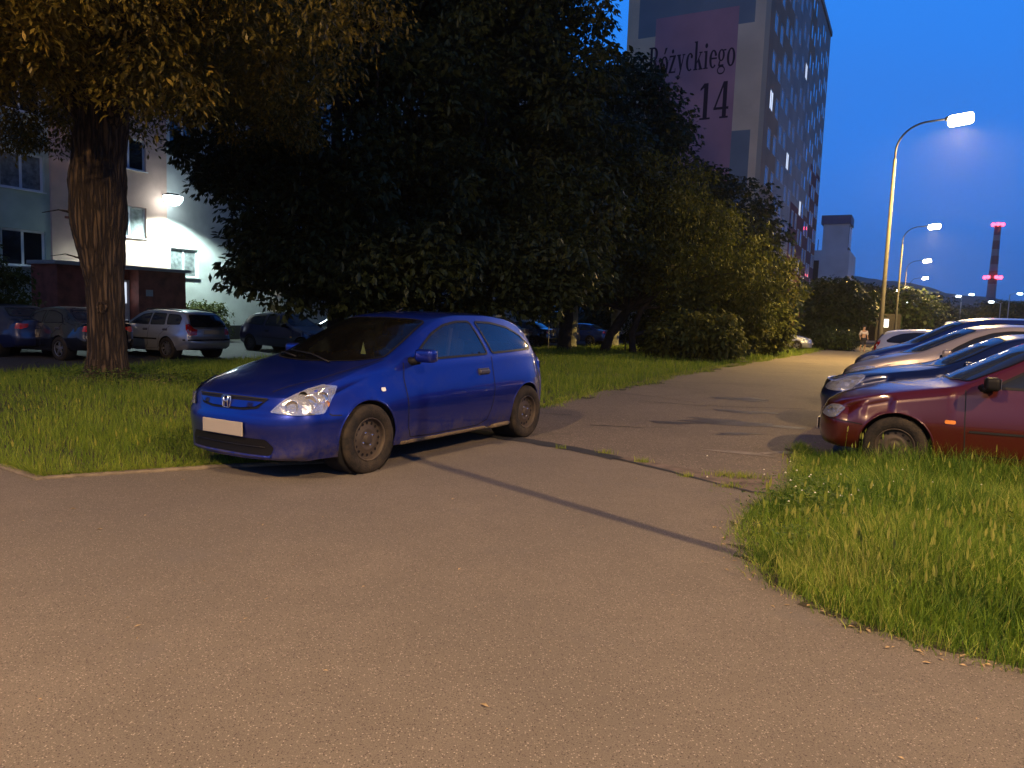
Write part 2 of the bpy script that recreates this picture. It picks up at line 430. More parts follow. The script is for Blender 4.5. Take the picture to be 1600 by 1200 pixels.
def build_car(S, name, label, group=None, cat='car', paint=None, loc=(0, 0, 0), rz=0):
    root = empty(name, loc, rz, label, cat, group)
    V, F = car_shell(S); bvh, VV, FF = bvh_of(V, F)
    Ps = {1: Proj(bvh, 'y', 1), -1: Proj(bvh, 'y', -1)}; Pf = Proj(bvh, 'x', 1); Pr = Proj(bvh, 'x', -1); Pt = Proj(bvh, 'z', 1)
    see = S.get('see_through'); cut = []
    # side windows are (x,z) outlines, windscreen is an (x,y) outline, back window a (y,z) outline
    if see:
        def gone(f):
            c = sum((VV[i] for i in f), Vector())/len(f)
            for nm, w in S['side_glass']:
                if abs(c.y) > .4 and inpoly((c.x, c.z), inset(rounded(w), .012)): return True
            if c.z > .85 and inpoly((c.x, c.y), inset(rounded(S['screen']), .015)): return True
            if c.x < -2.3 and c.z > .85 and inpoly((c.y, c.z), inset(rounded(S['back_glass']), .01)): return True
            return False
        FF = [f for f in FF if not gone(f)]
    b = mesh('body', VV, FF, paint, root); smooth_by_angle(b, 50)
    gm = M_DGLASS
    rim_w = S.get('gasket', .03)
    for s in (1, -1):
        for nm, w in S['side_glass']:
            o = rounded(w, S.get('gr', .06)); P = Ps[s]
            g = MB().add(*P.patch(o, .001 if see else .003)).build(nm, M_SGLASS if see else gm, root, True)
            MB().add(*P.patch(o, .005, hole=inset(o, rim_w))).build('window_seal', M_TRIM, g)
    o = rounded(S['screen'], .06)
    g = MB().add(*Pt.patch(o, .001 if see else .003)).build('windscreen', M_GLASS if see else gm, root, True)
    MB().add(*Pt.patch(o, .005, hole=inset(o, rim_w*.8))).build('window_seal', M_TRIM, g)
    o = rounded(S['back_glass'], .06)
    g = MB().add(*Pr.patch(o, .001 if see else .003)).build('rear_window', M_SGLASS if see else gm, root, True)
    MB().add(*Pr.patch(o, .005, hole=inset(o, rim_w*.8))).build('window_seal', M_TRIM, g)
    # panel gaps
    for s in (1, -1):
        for nm, line, closed in S.get('gaps', []):
            MB().add(*Ps[s].strip(line, .009, .0025, .03, closed)).build(nm, M_GAP, root)
        for (x, z) in S.get('handles', []):
            m = MB(); p = Ps[s].hit((x, z), .014); m.rbox(p, (.17, .035, .045), .014)
            q = Ps[s].hit((x, z-.002), .0); m.rbox(q, (.19, .012, .085), .005)
            m.build('door_handle', S.get('handle_mat', M_BLACK), root, True)
    for line, w_, m_ in S.get('side_strips', []):
        for s in (1, -1): MB().add(*Ps[s].strip(line, w_, .008)).build('side_moulding', m_, root)
    for nm, line, w_, m_ in S.get('top_gaps', []):
        for s in (1, -1): MB().add(*Pt.strip([(a, b_*s) for a, b_ in line], w_, .003)).build(nm, m_, root)
    for nm, poly, m_ in S.get('front_patches', []):
        MB().add(*Pf.patch(rounded(poly, .02), .004)).build(nm, m_, root, True)
    for nm, poly, m_ in S.get('rear_patches', []):
        MB().add(*Pr.patch(rounded(poly, .02), .004)).build(nm, m_, root, True)
    # lamps: outlines seen obliquely from the front corner
    for s in (1, -1):
        if S.get('headlight'):
            Pq = Proj(bvh, 'q', s); o = rounded(S['headlight'], .02)
            h = MB().add(*Pq.patch(o, .003)).build('headlight', M_REFL, root)
            MB().add(*Pq.patch(o, .014)).build('lens', M_LENS, h, True)
            MB().add(*Pq.patch(o, .006, hole=inset(o, .012))).build('lamp_rim', S.get('lamp_rim', M_CHROME), h, True)
            if S.get('bowls'):
                for (a, z, r, mm) in S['bowls']:
                    c = Pq.hit((a, z), .0075); n = MB(); ax = Vector((.75, .62*s, .1)).normalized()
                    rot = Vector((0, 1, 0)).rotation_difference(ax).to_matrix().to_4x4()
                    n.lathe([(r, .004), (r*.93, .006), (r*.8, 0), (r*.45, -.003), (.0005, .0)], 20, Matrix.Translation(c) @ rot)
                    n.build('lamp_bowl', mm, h, True)
        for nm, poly, m_ in S.get('tail', []):
            if nm == 'tail_lamp': MB().add(*Pr.patch(rounded([(y*s, z) for y, z in poly], .02), .006)).build('tail_lamp', m_, root, True)
        for nm, poly, m_ in S.get('side_patches', []):
            MB().add(*Ps[s].patch(rounded(poly, .015), .006, .02)).build(nm, m_, root, True)
        # mirror
        mxx, mz, my = S['mirror']; m = MB()
        m.rbox((mxx, (my+.12)*s, mz), (.12, .21, .125), .045, 4)
        mo = m.build('door_mirror', S.get('mirror_mat', paint), root, True)
        MB().rbox((mxx-.062, (my+.12)*s, mz), (.006, .18, .10), .002, 1).build('mirror_glass', M_CHROME, mo)
        MB().tube([(mxx+.06, (my-.05)*s, mz-.06), (mxx+.01, (my+.06)*s, mz-.05)], [.045, .03], 8).build('mirror_foot', M_BLACK, mo, True)
    if S.get('plate'):
        for x_, z_, s_ in S['plate']:
            P = Pf if s_ > 0 else Pr; c = P.hit((0, z_), .012)
            m = MB(); m.rbox((c.x, 0, z_), (.012, .52, .115), .004, 2); m.build('number_plate', S.get('plate_mat', M_PLATE), root)
    if S.get('rails'):
        for s in (1, -1):
            pts = [Pt.hit((x, y*s), o) for x, y, o in S['rails']]; MB().tube(pts, .014, 8).build('roof_rail', M_BLACK, root, True)
    if S.get('spoiler'): S['spoiler'](root, bvh, paint)
    # wheel wells, underbody
    for i, (wx, wz) in enumerate(S['axles']):
        for s in (1, -1):
            R = S['arch']; yo = min(abs(Ps[s].hit((wx-R*.9, wz+R*.5), 0).y), abs(Ps[s].hit((wx+R*.8, wz+R*.62), 0).y))
            m = MB(); m.lathe([(R*1.0, (yo-.01)*s), (R*.99, (yo-.28)*s), (R*.2, (yo-.30)*s)], 32, Matrix.Translation((wx, 0, wz)))
            m.build('wheel_well', M_UNDER, root, True)
            # arch lip follows the cut edge
            L = []
            for k in range(33):
                a = math.radians(-25 + 230*k/32); x_ = wx+(R+.004)*math.cos(a); z_ = wz+(R+.004)*math.sin(a)
                if z_ < S['lipmin']: continue
                L.append(Ps[s].hit((x_, z_), -.006))
            MB().tube(L, .009, 6).build('arch_lip', S.get('lip_mat', paint), root, True)
            wheel(root, wx, (S['track']/2)*s, s, S, S['wheels'])
    x0 = S['top'][0][0]+.15; x1 = S['top'][-1][0]-.05
    zl = S['sill'][len(S['sill'])//2][2]; m = MB()
    m.box(S['axles'][1][0]+S['arch'], S['axles'][0][0]-S['arch'], -.70, .70, zl+.02, zl+.06)
    m.box(S['axles'][0][0]-S['arch'], x0, -.5, .5, zl+.04, zl+.35); m.box(x1, S['axles'][1][0]+S['arch'], -.5, .5, zl+.06, zl+.3)
    m.build('underbody', M_UNDER, root)
    if S.get('extra'): S['extra'](root, bvh, paint, dict(s=Ps, f=Pf, r=Pr, t=Pt))
    return root, bvh

# ---- hero hatchback outline (x forward from the front axle, y left, z up)
HATCH = dict(
  # ex, ey, ez = edge of hood / pillar / cantrail ; bx, bz = the same station on the centre line ; w = corner roundness
  top=[(.50,.70,.70, .80,.70, 1),(.36,.72,.785, .66,.78, .8),(.20,.728,.845, .48,.843, .6),(.0,.73,.905,.28,.893,.5),(-.20,.73,.952,.10,.93,.45),(-.38,.715,1.0,-.06,.97,.4),
       (-.58,.69,1.09,-.28,1.075,.35),(-.82,.65,1.205,-.55,1.205,.35),(-1.05,.612,1.30,-.83,1.33,.4),(-1.28,.588,1.365,-1.08,1.405,.45),(-1.6,.575,1.395,-1.5,1.44,.5),(-2.0,.57,1.398,-2.0,1.44,.5),
       (-2.4,.56,1.37,-2.45,1.41,.5),(-2.68,.55,1.31,-2.78,1.36,.55),(-2.86,.57,1.21,-2.98,1.23,.7),(-2.97,.605,1.07,-3.08,1.08,.8),(-3.03,.655,.93,-3.17,.94,1)],
  front=[(0,.70,.175),(.06,.79,.18),(.14,.845,.20),(.24,.84,.27),(.38,.85,.37),(.56,.865,.46),(.66,.855,.53),(.76,.83,.575),(.88,.815,.635),(1,.79,.70)],
  rear=[(0,-3.10,.30),(.15,-3.22,.36),(.4,-3.25,.52),(.55,-3.245,.62),(.65,-3.20,.70),(1,-3.17,.94)],
  sill=[(.5,.72,.19),(.2,.78,.19),(-.4,.80,.205),(-1.3,.805,.21),(-2.2,.80,.22),(-2.7,.79,.25),(-3.03,.70,.30)],
  wide=[(.5,.775,.50),(.25,.825,.52),(0,.843,.53),(-.5,.842,.55),(-1.3,.845,.56),(-2.2,.848,.58),(-2.6,.847,.60),(-2.85,.80,.62),(-3.03,.72,.62)],
  belt=[(.5,.72,.66),(-.3,.775,.88),(-.8,.785,.905),(-1.5,.79,.925),(-2.2,.785,.945),(-2.7,.755,.96),(-2.9,.71,.95),(-3.03,.67,.9)],
  nx=150, nb=22, nt=14, k=16, bow=2.5, arch=.335, axles=[(0,.315),(-2.575,.315)], lipmin=.20, track=1.49, wheel_r=.305, wheel_w=.19, rim=.62, wheels='steel', holes=16,
  see_through=True, gasket=.022, gr=.05,
  side_glass=[('door_window', [(-.60,.955),(-.80,1.10),(-1.02,1.225),(-1.25,1.31),(-1.48,1.345),(-1.72,1.348),(-1.86,.985)]),
              ('quarter_window', [(-1.79,1.346),(-2.10,1.338),(-2.42,1.29),(-2.66,1.20),(-2.82,1.08),(-2.78,1.02),(-1.93,.99)])],
  screen=[(.01,0),(-.03,.30),(-.13,.53),(-.31,.69),(-.60,.655),(-1.02,.575),(-1.045,.54),(-.95,.3),(-.92,0),(-.95,-.3),(-1.045,-.54),(-1.02,-.575),(-.60,-.655),(-.31,-.69),(-.13,-.53),(-.03,-.30)],
  back_glass=[(-.52,1.0),(.52,1.0),(.46,1.26),(.3,1.30),(-.3,1.30),(-.46,1.26)],
  gaps=[('door_gap', [(-.50,.95),(-.47,.80),(-.49,.6),(-.50,.35),(-.54,.26),(-.8,.25),(-1.6,.255),(-1.76,.30),(-1.85,.45),(-1.89,.62),(-1.90,.97)], False),
        ('bumper_gap', [(.42,.565),(.40,.55),(.31,.545)], False), ('rear_bumper_gap', [(-2.90,.58),(-3.0,.60)], False),
        ('fuel_flap', [(-2.80,.84),(-2.86,.86),(-2.92,.82),(-2.93,.72),(-2.88,.68),(-2.81,.72)], True)],
  handles=[(-1.72,.81)], handle_mat=mat('handle_dark', (.05,.05,.07), .4),
  top_gaps=[('hood_gap', [(.70,.42),(.55,.52),(.36,.615),(.1,.665),(-.28,.69)], .008, M_GAP)],
  front_patches=[('grille', [(-.44,.682),(.44,.682),(.36,.605),(.2,.585),(-.2,.585),(-.36,.605)], M_BLACK),
                 ('lower_intake', [(-.46,.365),(.46,.365),(.53,.30),(.50,.235),(.3,.222),(-.3,.222),(-.50,.235),(-.53,.30)], M_BLACK)],
  headlight=[(-.205,.583),(.0,.565),(.212,.568),(.262,.66),(.311,.785),(.20,.795),(.085,.765),(-.085,.69),(-.16,.63)],
  bowls=[(-.03,.632,.055,M_CHROME),(.10,.66,.062,M_REFL),(.20,.70,.045,M_CHROME),(.225,.64,.028,M_AMBER),(.05,.715,.035,M_BLACK)],
  side_patches=[('side_repeater', [(-.16,.71),(-.215,.71),(-.215,.745),(-.16,.745)], mat('repeater', (.8, .8, .78), .3)), ],
  tail=[('tail_lamp', [(.50,1.0),(.60,1.08),(.66,.98),(.70,.80),(.60,.76),(.54,.84)], M_RED)],
  mirror=(-.66,1.015,.78), plate=[(.86,.435,1),(-3.2,.8,-1)],
)

def hero_extra(root, bvh, paint, P):
    # grille bar with the emblem
    MB().add(*P['f'].patch(rounded([(-.41,.66),(.41,.66),(.34,.622),(.18,.605),(-.18,.605),(-.34,.622)], .01), .012)).build('grille_bar', paint, root, True)
    MB().add(*P['f'].strip([(-.44,.684),(-.2,.690),(.2,.690),(.44,.684)], .012, .010)).build('bonnet_edge_gap', M_GAP, root)
    e = MB(); c = P['f'].hit((0, .64), .02); K = 1.3
    loop = [(-.044,.03),(-.03,.037),(.03,.037),(.044,.03),(.036,-.034),(.025,-.039),(-.025,-.039),(-.036,-.034)]
    pts = [c + Vector((0, a*K, b*K)) for a, b in loop]; e.tube(pts + [pts[0]], .0055, 6)
    e.tube([c+Vector((.004,-.034,.043)), c+Vector((.004,-.021,0)), c+Vector((.004,-.026,-.044))], .0085, 6)
    e.tube([c+Vector((.004,.034,.043)), c+Vector((.004,.021,0)), c+Vector((.004,.026,-.044))], .0085, 6)
    e.tube([c+Vector((.004,-.021,0)), c+Vector((.004,.021,0))], .007, 6)
    e.build('emblem', M_CHROME, root, True)
    MB().tube([P['f'].hit((y, .222), .008) for y in np.linspace(-.5, .5, 15)], .012, 8).build('lower_lip', paint, root, True)
    # intake slats
    MB().tube([P['f'].hit((y, .30), .006) for y in np.linspace(-.45, .45, 15)], .006, 6).build('intake_slat', M_TRIM, root, True)
    # wipers
    for a, b, c_ in (((.02,.35),(-.10,-.0),(-.22,-.42)), ((-.06,-.18),(-.17,-.48),(-.24,-.60))):
        w = MB(); w.tube([P['t'].hit(a, .015), P['t'].hit(b, .03), P['t'].hit(c_, .02)], [.009, .008, .006], 6)
        w.build('wiper', M_BLACK, root, True)
    MB().tube([P['t'].hit((-1.25, 0), 0), P['t'].hit((-1.25, 0), 0)+Vector((-.10, 0, .04))], [.012, .005], 6).build('roof_antenna', M_BLACK, root, True)
    s = MB(); s.add(*P['t'].patch([(-2.70,-.50),(-2.92,-.47),(-2.98,-.2),(-2.98,.2),(-2.92,.47),(-2.70,.50)], .03)); s.build('roof_spoiler', paint, root, True)
    # interior
    d = MB(); d.rbox((-.28, 0, .87), (.55, 1.28, .12), .05, 3); d.build('dashboard', M_DASH, root, True)
    MB().box(-2.9, -.3, -.72, .72, .28, .33).build('cabin_floor', M_UNDER, root)
    for s_ in (1, -1):
        q = MB(); q.rbox((-1.25, .36*s_, .55), (.5, .48, .16), .06); q.rbox((0, 0, 0), (.14, .46, .62), .06, 3, Matrix.Translation((-1.56, .36*s_, .86)) @ Matrix.Rotation(-.28, 4, 'Y'))
        q.rbox((-1.68, .36*s_, 1.24), (.10, .26, .17), .045); q.build('front_seat', M_SEAT, root, True)
    q = MB(); q.rbox((-2.15, 0, .55), (.5, 1.2, .16), .06); q.rbox((0, 0, 0), (.14, 1.2, .55), .06, 3, Matrix.Translation((-2.5, 0, .84)) @ Matrix.Rotation(-.35, 4, 'Y')); q.build('rear_seat', M_SEAT, root, True)
    w = MB(); w.tube([Vector((-.72 + .17*math.sin(t)*.45, .36 + .18*math.cos(t), .92 + .17*math.sin(t)*.88)) for t in np.linspace(0, 2*PI, 25)], .014, 6, False)
    w.tube([(-.72, .18, .92), (-.70, .36, .90), (-.72, .54, .92)], .018, 6); w.build('steering_wheel', M_BLACK, root, True)
    MB().rbox((-.80, 0, 1.265), (.03, .22, .06), .014).build('rear_view_mirror', M_BLACK, root, True)
    MB().add([(-.66,.10,1.12),(-.66,.135,1.0),(-.66,.065,1.0),(-.655,.10,1.12),(-.655,.135,1.0),(-.655,.065,1.0)], [(0,1,2),(5,4,3),(0,3,4,1),(1,4,5,2),(2,5,3,0)]).build('air_freshener', mat('card_yellow', (.5,.5,.25), .8), root)
    MB().tube([(-1.42,.60,1.27),(-1.40,.58,1.05),(-1.34,.56,.62)], [.022,.024,.02], 6).build('seat_belt', mat('belt_tan', (.28,.20,.10), .8), root)
    # mud along the sill
    for s_ in (1, -1): MB().tube([P['s'][s_].hit((x, .215), -.012) for x in np.linspace(-.42, -2.2, 24)], .024, 6).build('sill', mat('muddy_sill', (.16, .12, .07), .95, bump=1, bscale=40), root, True)
HATCH['extra'] = hero_extra

# ---- the other bodies
def variant(base, **kw):
    d = dict(base); d.update(see_through=False, nx=80, nb=12, nt=8, k=9, extra=None, front_patches=[], bowls=None, top_gaps=[]); d.update(kw); return d
REAR_H = HATCH['rear']
# older small car with a rounded nose (red)
OLD = variant(HATCH,
  top=[(.44,.66,.62,.68,.64,1),(.32,.70,.70,.58,.70,.8),(.15,.715,.765,.42,.765,.6),(-.1,.72,.815,.2,.83,.5),(-.35,.72,.865,-.1,.885,.5),(-.55,.70,.91,-.32,.925,.45),
       (-.78,.67,1.02,-.52,1.03,.4),(-1.02,.63,1.15,-.80,1.19,.4),(-1.22,.60,1.27,-1.05,1.32,.45),(-1.42,.58,1.325,-1.3,1.385,.5),(-1.8,.57,1.35,-1.8,1.41,.5),(-2.3,.56,1.33,-2.3,1.39,.5),
       (-2.6,.56,1.25,-2.65,1.30,.6),(-2.8,.58,1.12,-2.88,1.12,.7),(-2.95,.64,.9,-3.1,.9,1)],
  front=[(0,.60,.20),(.08,.69,.21),(.25,.74,.30),(.45,.75,.42),(.6,.74,.50),(.8,.71,.57),(1,.68,.64)],
  sill=[(.44,.70,.22),(0,.78,.22),(-1.3,.79,.22),(-2.4,.78,.24),(-2.95,.70,.30)],
  wide=[(.48,.75,.46),(.2,.79,.48),(0,.81,.50),(-1.3,.82,.54),(-2.5,.81,.56),(-2.95,.72,.58)],
  belt=[(.48,.70,.6),(-.4,.755,.82),(-1.3,.76,.86),(-2.4,.75,.89),(-2.95,.66,.86)],
  rear=REAR_H, arch=.325, axles=[(0,.29),(-2.45,.29)], wheel_r=.285, track=1.44, nx=110, nb=16, nt=10, k=12, lipmin=.22, holes=12,
  side_glass=[('door_window', [(-.72,.905),(-1.0,1.08),(-1.22,1.21),(-1.42,1.285),(-1.68,1.30),(-1.76,.915)]),('rear_door_window',[(-1.78,1.30),(-2.2,1.285),(-2.5,1.20),(-2.62,.95),(-1.86,.92)])],
  screen=[(-.38,0),(-.42,.35),(-.56,.64),(-.9,.61),(-1.22,.55),(-1.16,.25),(-1.14,0),(-1.16,-.25),(-1.22,-.55),(-.9,-.61),(-.56,-.64),(-.42,-.35)],
  back_glass=[(-.5,.95),(.5,.95),(.46,1.2),(-.46,1.2)],
  gaps=[('door_gap', [(-.55,.88),(-.56,.6),(-.58,.28),(-1.6,.28),(-1.78,.4),(-1.80,.9)], False),('bumper_gap', [(.62,.50),(.40,.48),(.30,.47)], False)],
  side_strips=[([(-.6,.50),(-1.74,.52)], .02, M_GAP)], handles=[(-1.62,.74)], handle_mat=M_BLACK,
  headlight=[(-.15,.52),(.06,.50),(.13,.515),(.155,.60),(.10,.635),(-.02,.625),(-.12,.58)],
  bowls=[(.02,.565,.045,M_CHROME),(.09,.57,.03,M_REFL)],
  side_patches=[('side_repeater', [(-.40,.555),(-.49,.555),(-.49,.59),(-.40,.59)], M_AMBER)], tail=[], mirror=(-.74,.96,.75), mirror_mat=M_BLACK, plate=[(.85,.38,1)])
# compact hatchback / people carrier with a long raked screen (beige, blue, white)
MPV = variant(HATCH,
  top=[(r[0], r[1], r[2]*(1.07 if r[0] < -.3 else 1.0+.07*max(0,(.5-r[0])/.8)), r[3], r[4]*(1.07 if r[3] < 0 else 1.0+.07*max(0,(.8-r[3])/.8)), r[5]) for r in HATCH['top']],
  side_glass=[(n, [(x, z*1.07) for x, z in w]) for n, w in HATCH['side_glass']], back_glass=[(y, z*1.07) for y, z in HATCH['back_glass']],
  belt=[(x, y, z*(1.0 if x > 0 else 1.06)) for x, y, z in HATCH['belt']], gaps=HATCH['gaps'][:1], side_patches=[('side_repeater', [(-.16,.71),(-.215,.71),(-.215,.735),(-.16,.735)], M_AMBER)],
  wheels='alloy', mirror=(-.66,1.06,.78),
  front_patches=[('grille', [(-.44,.682),(.44,.682),(.36,.56),(-.36,.56)], M_BLACK), ('lower_intake', [(-.46,.36),(.46,.36),(.5,.22),(-.5,.22)], M_BLACK)])
# three-box saloon
SALOON = variant(HATCH,
  top=[(.48,.68,.66,.80,.66,1),(.34,.71,.74,.66,.73,.8),(.1,.73,.81,.4,.81,.6),(-.2,.735,.87,.1,.88,.5),(-.5,.73,.92,-.22,.94,.5),(-.70,.70,.985,-.45,.99,.4),
       (-.95,.66,1.12,-.72,1.13,.4),(-1.2,.62,1.26,-1.02,1.29,.45),(-1.45,.59,1.34,-1.3,1.39,.5),(-1.9,.58,1.37,-1.85,1.43,.5),(-2.3,.58,1.34,-2.3,1.41,.5),(-2.6,.61,1.24,-2.68,1.30,.5),
       (-2.85,.65,1.10,-2.95,1.16,.5),(-3.05,.69,1.0,-3.2,1.06,.6),(-3.2,.68,.975,-3.45,1.04,.8),(-3.32,.68,.95,-3.58,1.02,1)],
  front=HATCH['front'], rear=[(0,-3.42,.30),(.15,-3.58,.34),(.4,-3.62,.52),(.55,-3.60,.62),(.65,-3.58,.70),(1,-3.58,1.02)],
  sill=[(.48,.70,.2),(0,.78,.2),(-1.3,.80,.22),(-2.6,.80,.24),(-3.32,.70,.30)], wide=[(.48,.77,.50),(0,.85,.53),(-1.3,.86,.56),(-2.8,.86,.6),(-3.1,.83,.62),(-3.32,.76,.62)],
  belt=[(.48,.72,.64),(-.5,.77,.87),(-1.5,.79,.92),(-2.6,.78,.95),(-3.32,.71,.9)], axles=[(0,.32),(-2.65,.32)], wheel_r=.315, track=1.52, arch=.35,
  side_glass=[('door_window', [(-.86,.965),(-1.15,1.13),(-1.4,1.255),(-1.78,1.31),(-1.80,.96)]),('rear_door_window',[(-1.86,1.31),(-2.2,1.30),(-2.5,1.22),(-2.74,1.0),(-1.86,.96)])],
  screen=[(-.30,0),(-.36,.35),(-.55,.64),(-.9,.64),(-1.24,.56),(-1.2,.25),(-1.16,0),(-1.2,-.25),(-1.24,-.56),(-.9,-.64),(-.55,-.64),(-.36,-.35)],
  back_glass=[(-.56,1.10),(.56,1.10),(.48,1.33),(-.48,1.33)], tail=[('tail_lamp', [(.40,.92),(.66,.94),(.70,.80),(.56,.78),(.42,.84)], M_RED)],
  gaps=[('door_gap', [(-.62,.93),(-.62,.3),(-1.7,.28),(-1.82,.4),(-1.83,.95)], False),('rear_door_gap', [(-1.83,.95),(-1.83,.4),(-1.75,.28),(-2.25,.3),(-2.36,.7),(-2.7,.96)], False)],
  handles=[(-1.68,.82),(-2.55,.84)], side_patches=[], wheels='alloy', spokes=5, plate=[(-3.6,.72,-1)], mirror=(-.85,.99,.76), headlight=HATCH['headlight'])
# estate
ESTATE = variant(SALOON,
  top=SALOON['top'][:10]+[(-2.4,.58,1.365,-2.4,1.425,.5),(-2.8,.575,1.345,-2.85,1.40,.5),(-3.05,.58,1.29,-3.15,1.35,.55),(-3.18,.60,1.19,-3.30,1.20,.6),(-3.28,.64,1.05,-3.44,1.03,.8),(-3.32,.68,.90,-3.52,.90,1)],
  rear=[(0,-3.36,.30),(.15,-3.54,.34),(.4,-3.60,.50),(.6,-3.58,.58),(.68,-3.53,.64),(1,-3.52,.90)],
  side_glass=[('door_window', [(-.86,.965),(-1.15,1.13),(-1.4,1.255),(-1.78,1.31),(-1.80,.96)]),('rear_door_window',[(-1.84,1.31),(-2.42,1.305),(-2.50,.98),(-1.86,.96)]),('quarter_window',[(-2.50,1.30),(-2.95,1.28),(-3.08,1.18),(-3.08,1.0),(-2.58,.98)])],
  back_glass=[(-.56,.94),(.56,.94),(.60,1.0),(.50,1.29),(-.50,1.29),(-.60,1.0)],
  tail=[('tail_lamp', [(.46,.88),(.55,.90),(.62,1.04),(.68,1.0),(.72,.84),(.70,.70),(.48,.72)], M_RED)], rails=[(-1.35,.545,.0),(-1.45,.545,.045),(-2.2,.535,.045),(-2.9,.53,.045),(-3.02,.53,.0)],
  rear_patches=[('bumper_strip', [(-.78,.60),(.78,.60),(.78,.555),(-.78,.555)], M_BLACK),('exhaust_trim', [(-.5,.30),(.5,.30),(.5,.34),(-.5,.34)], M_ALLOY)],
  side_strips=[([(-.66,.55),(-2.25,.57)], .045, M_BLACK)], plate=[(-3.55,.80,-1)], spokes=8)
# panel van
VAN = variant(MPV,
  top=[(.5,.80,.95,.8,.95,1),(.3,.84,1.1,.6,1.08,.7),(.0,.85,1.22,.25,1.2,.6),(-.3,.83,1.45,-.05,1.42,.5),(-.7,.78,1.85,-.45,1.8,.5),(-1.0,.75,2.02,-.8,2.05,.6),(-1.6,.74,2.06,-1.5,2.12,.6),(-3.0,.74,2.06,-3.0,2.12,.6),(-3.9,.74,2.04,-3.95,2.1,.7),(-4.0,.75,1.9,-4.08,1.9,1)],
  rear=[(0,-4.05,.35),(.1,-4.12,.4),(.2,-4.12,.5),(.5,-4.1,1.1),(1,-4.08,1.9)], front=[(0,.70,.25),(.1,.82,.28),(.4,.86,.5),(.7,.84,.7),(1,.79,.95)],
  sill=[(.5,.80,.28),(-4.0,.82,.35)], wide=[(.5,.86,.6),(0,.93,.7),(-3.9,.93,.7),(-4.0,.85,.7)], belt=[(.5,.83,.9),(-.3,.90,1.15),(-3.9,.90,1.2),(-4.0,.82,1.2)],
  axles=[(0,.34),(-3.0,.34)], wheel_r=.335, arch=.38, track=1.6, side_glass=[('door_window', [(-.35,1.25),(-.85,1.72),(-1.3,1.72),(-1.3,1.25)])],
  screen=[(.2,0),(.1,.4),(-.1,.72),(-.4,.74),(-.75,.68),(-.68,0),(-.75,-.68),(-.4,-.74),(-.1,-.72),(.1,-.4)], back_glass=[(-.6,1.25),(.6,1.25),(.56,1.75),(-.56,1.75)],
  tail=[('tail_lamp', [(.72,1.2),(.80,1.2),(.82,.9),(.74,.9)], M_RED)], gaps=[('door_gap',[(-.4,1.2),(-.4,.4),(-1.35,.4),(-1.38,1.75)],False)], handles=[(-1.25,1.0)], headlight=[(-.2,.75),(.15,.73),(.2,.95),(-.1,.9)], mirror=(-.4,1.3,.9), plate=[(-4.1,.7,-1)], side_patches=[])

# ============================================================ lamps: values used by every lamp builder
SODIUM = (1.0, .63, .29)
LAMP_W = 9000.0

def lane(a, s, z=0): return Vector((W.x*a + U.x*s, W.y*a + U.y*s, z))      # across, along
def smooth01(t): t = min(1, max(0, t)); return t*t*(3-2*t)
def ground_h(a, s):                                                        # the lawn falls away to the car park on the left
    return -.25*smooth01((-a-12)/4.5) - .011*min(60, max(0, s-20)) + (.03*math.sin(a*1.1+s*.3)*math.sin(s*.7) if -16 < a < -6 else 0)*.6
def hz(x, y): a = W.x*x + W.y*y; s = U.x*x + U.y*y; return ground_h(a, s)

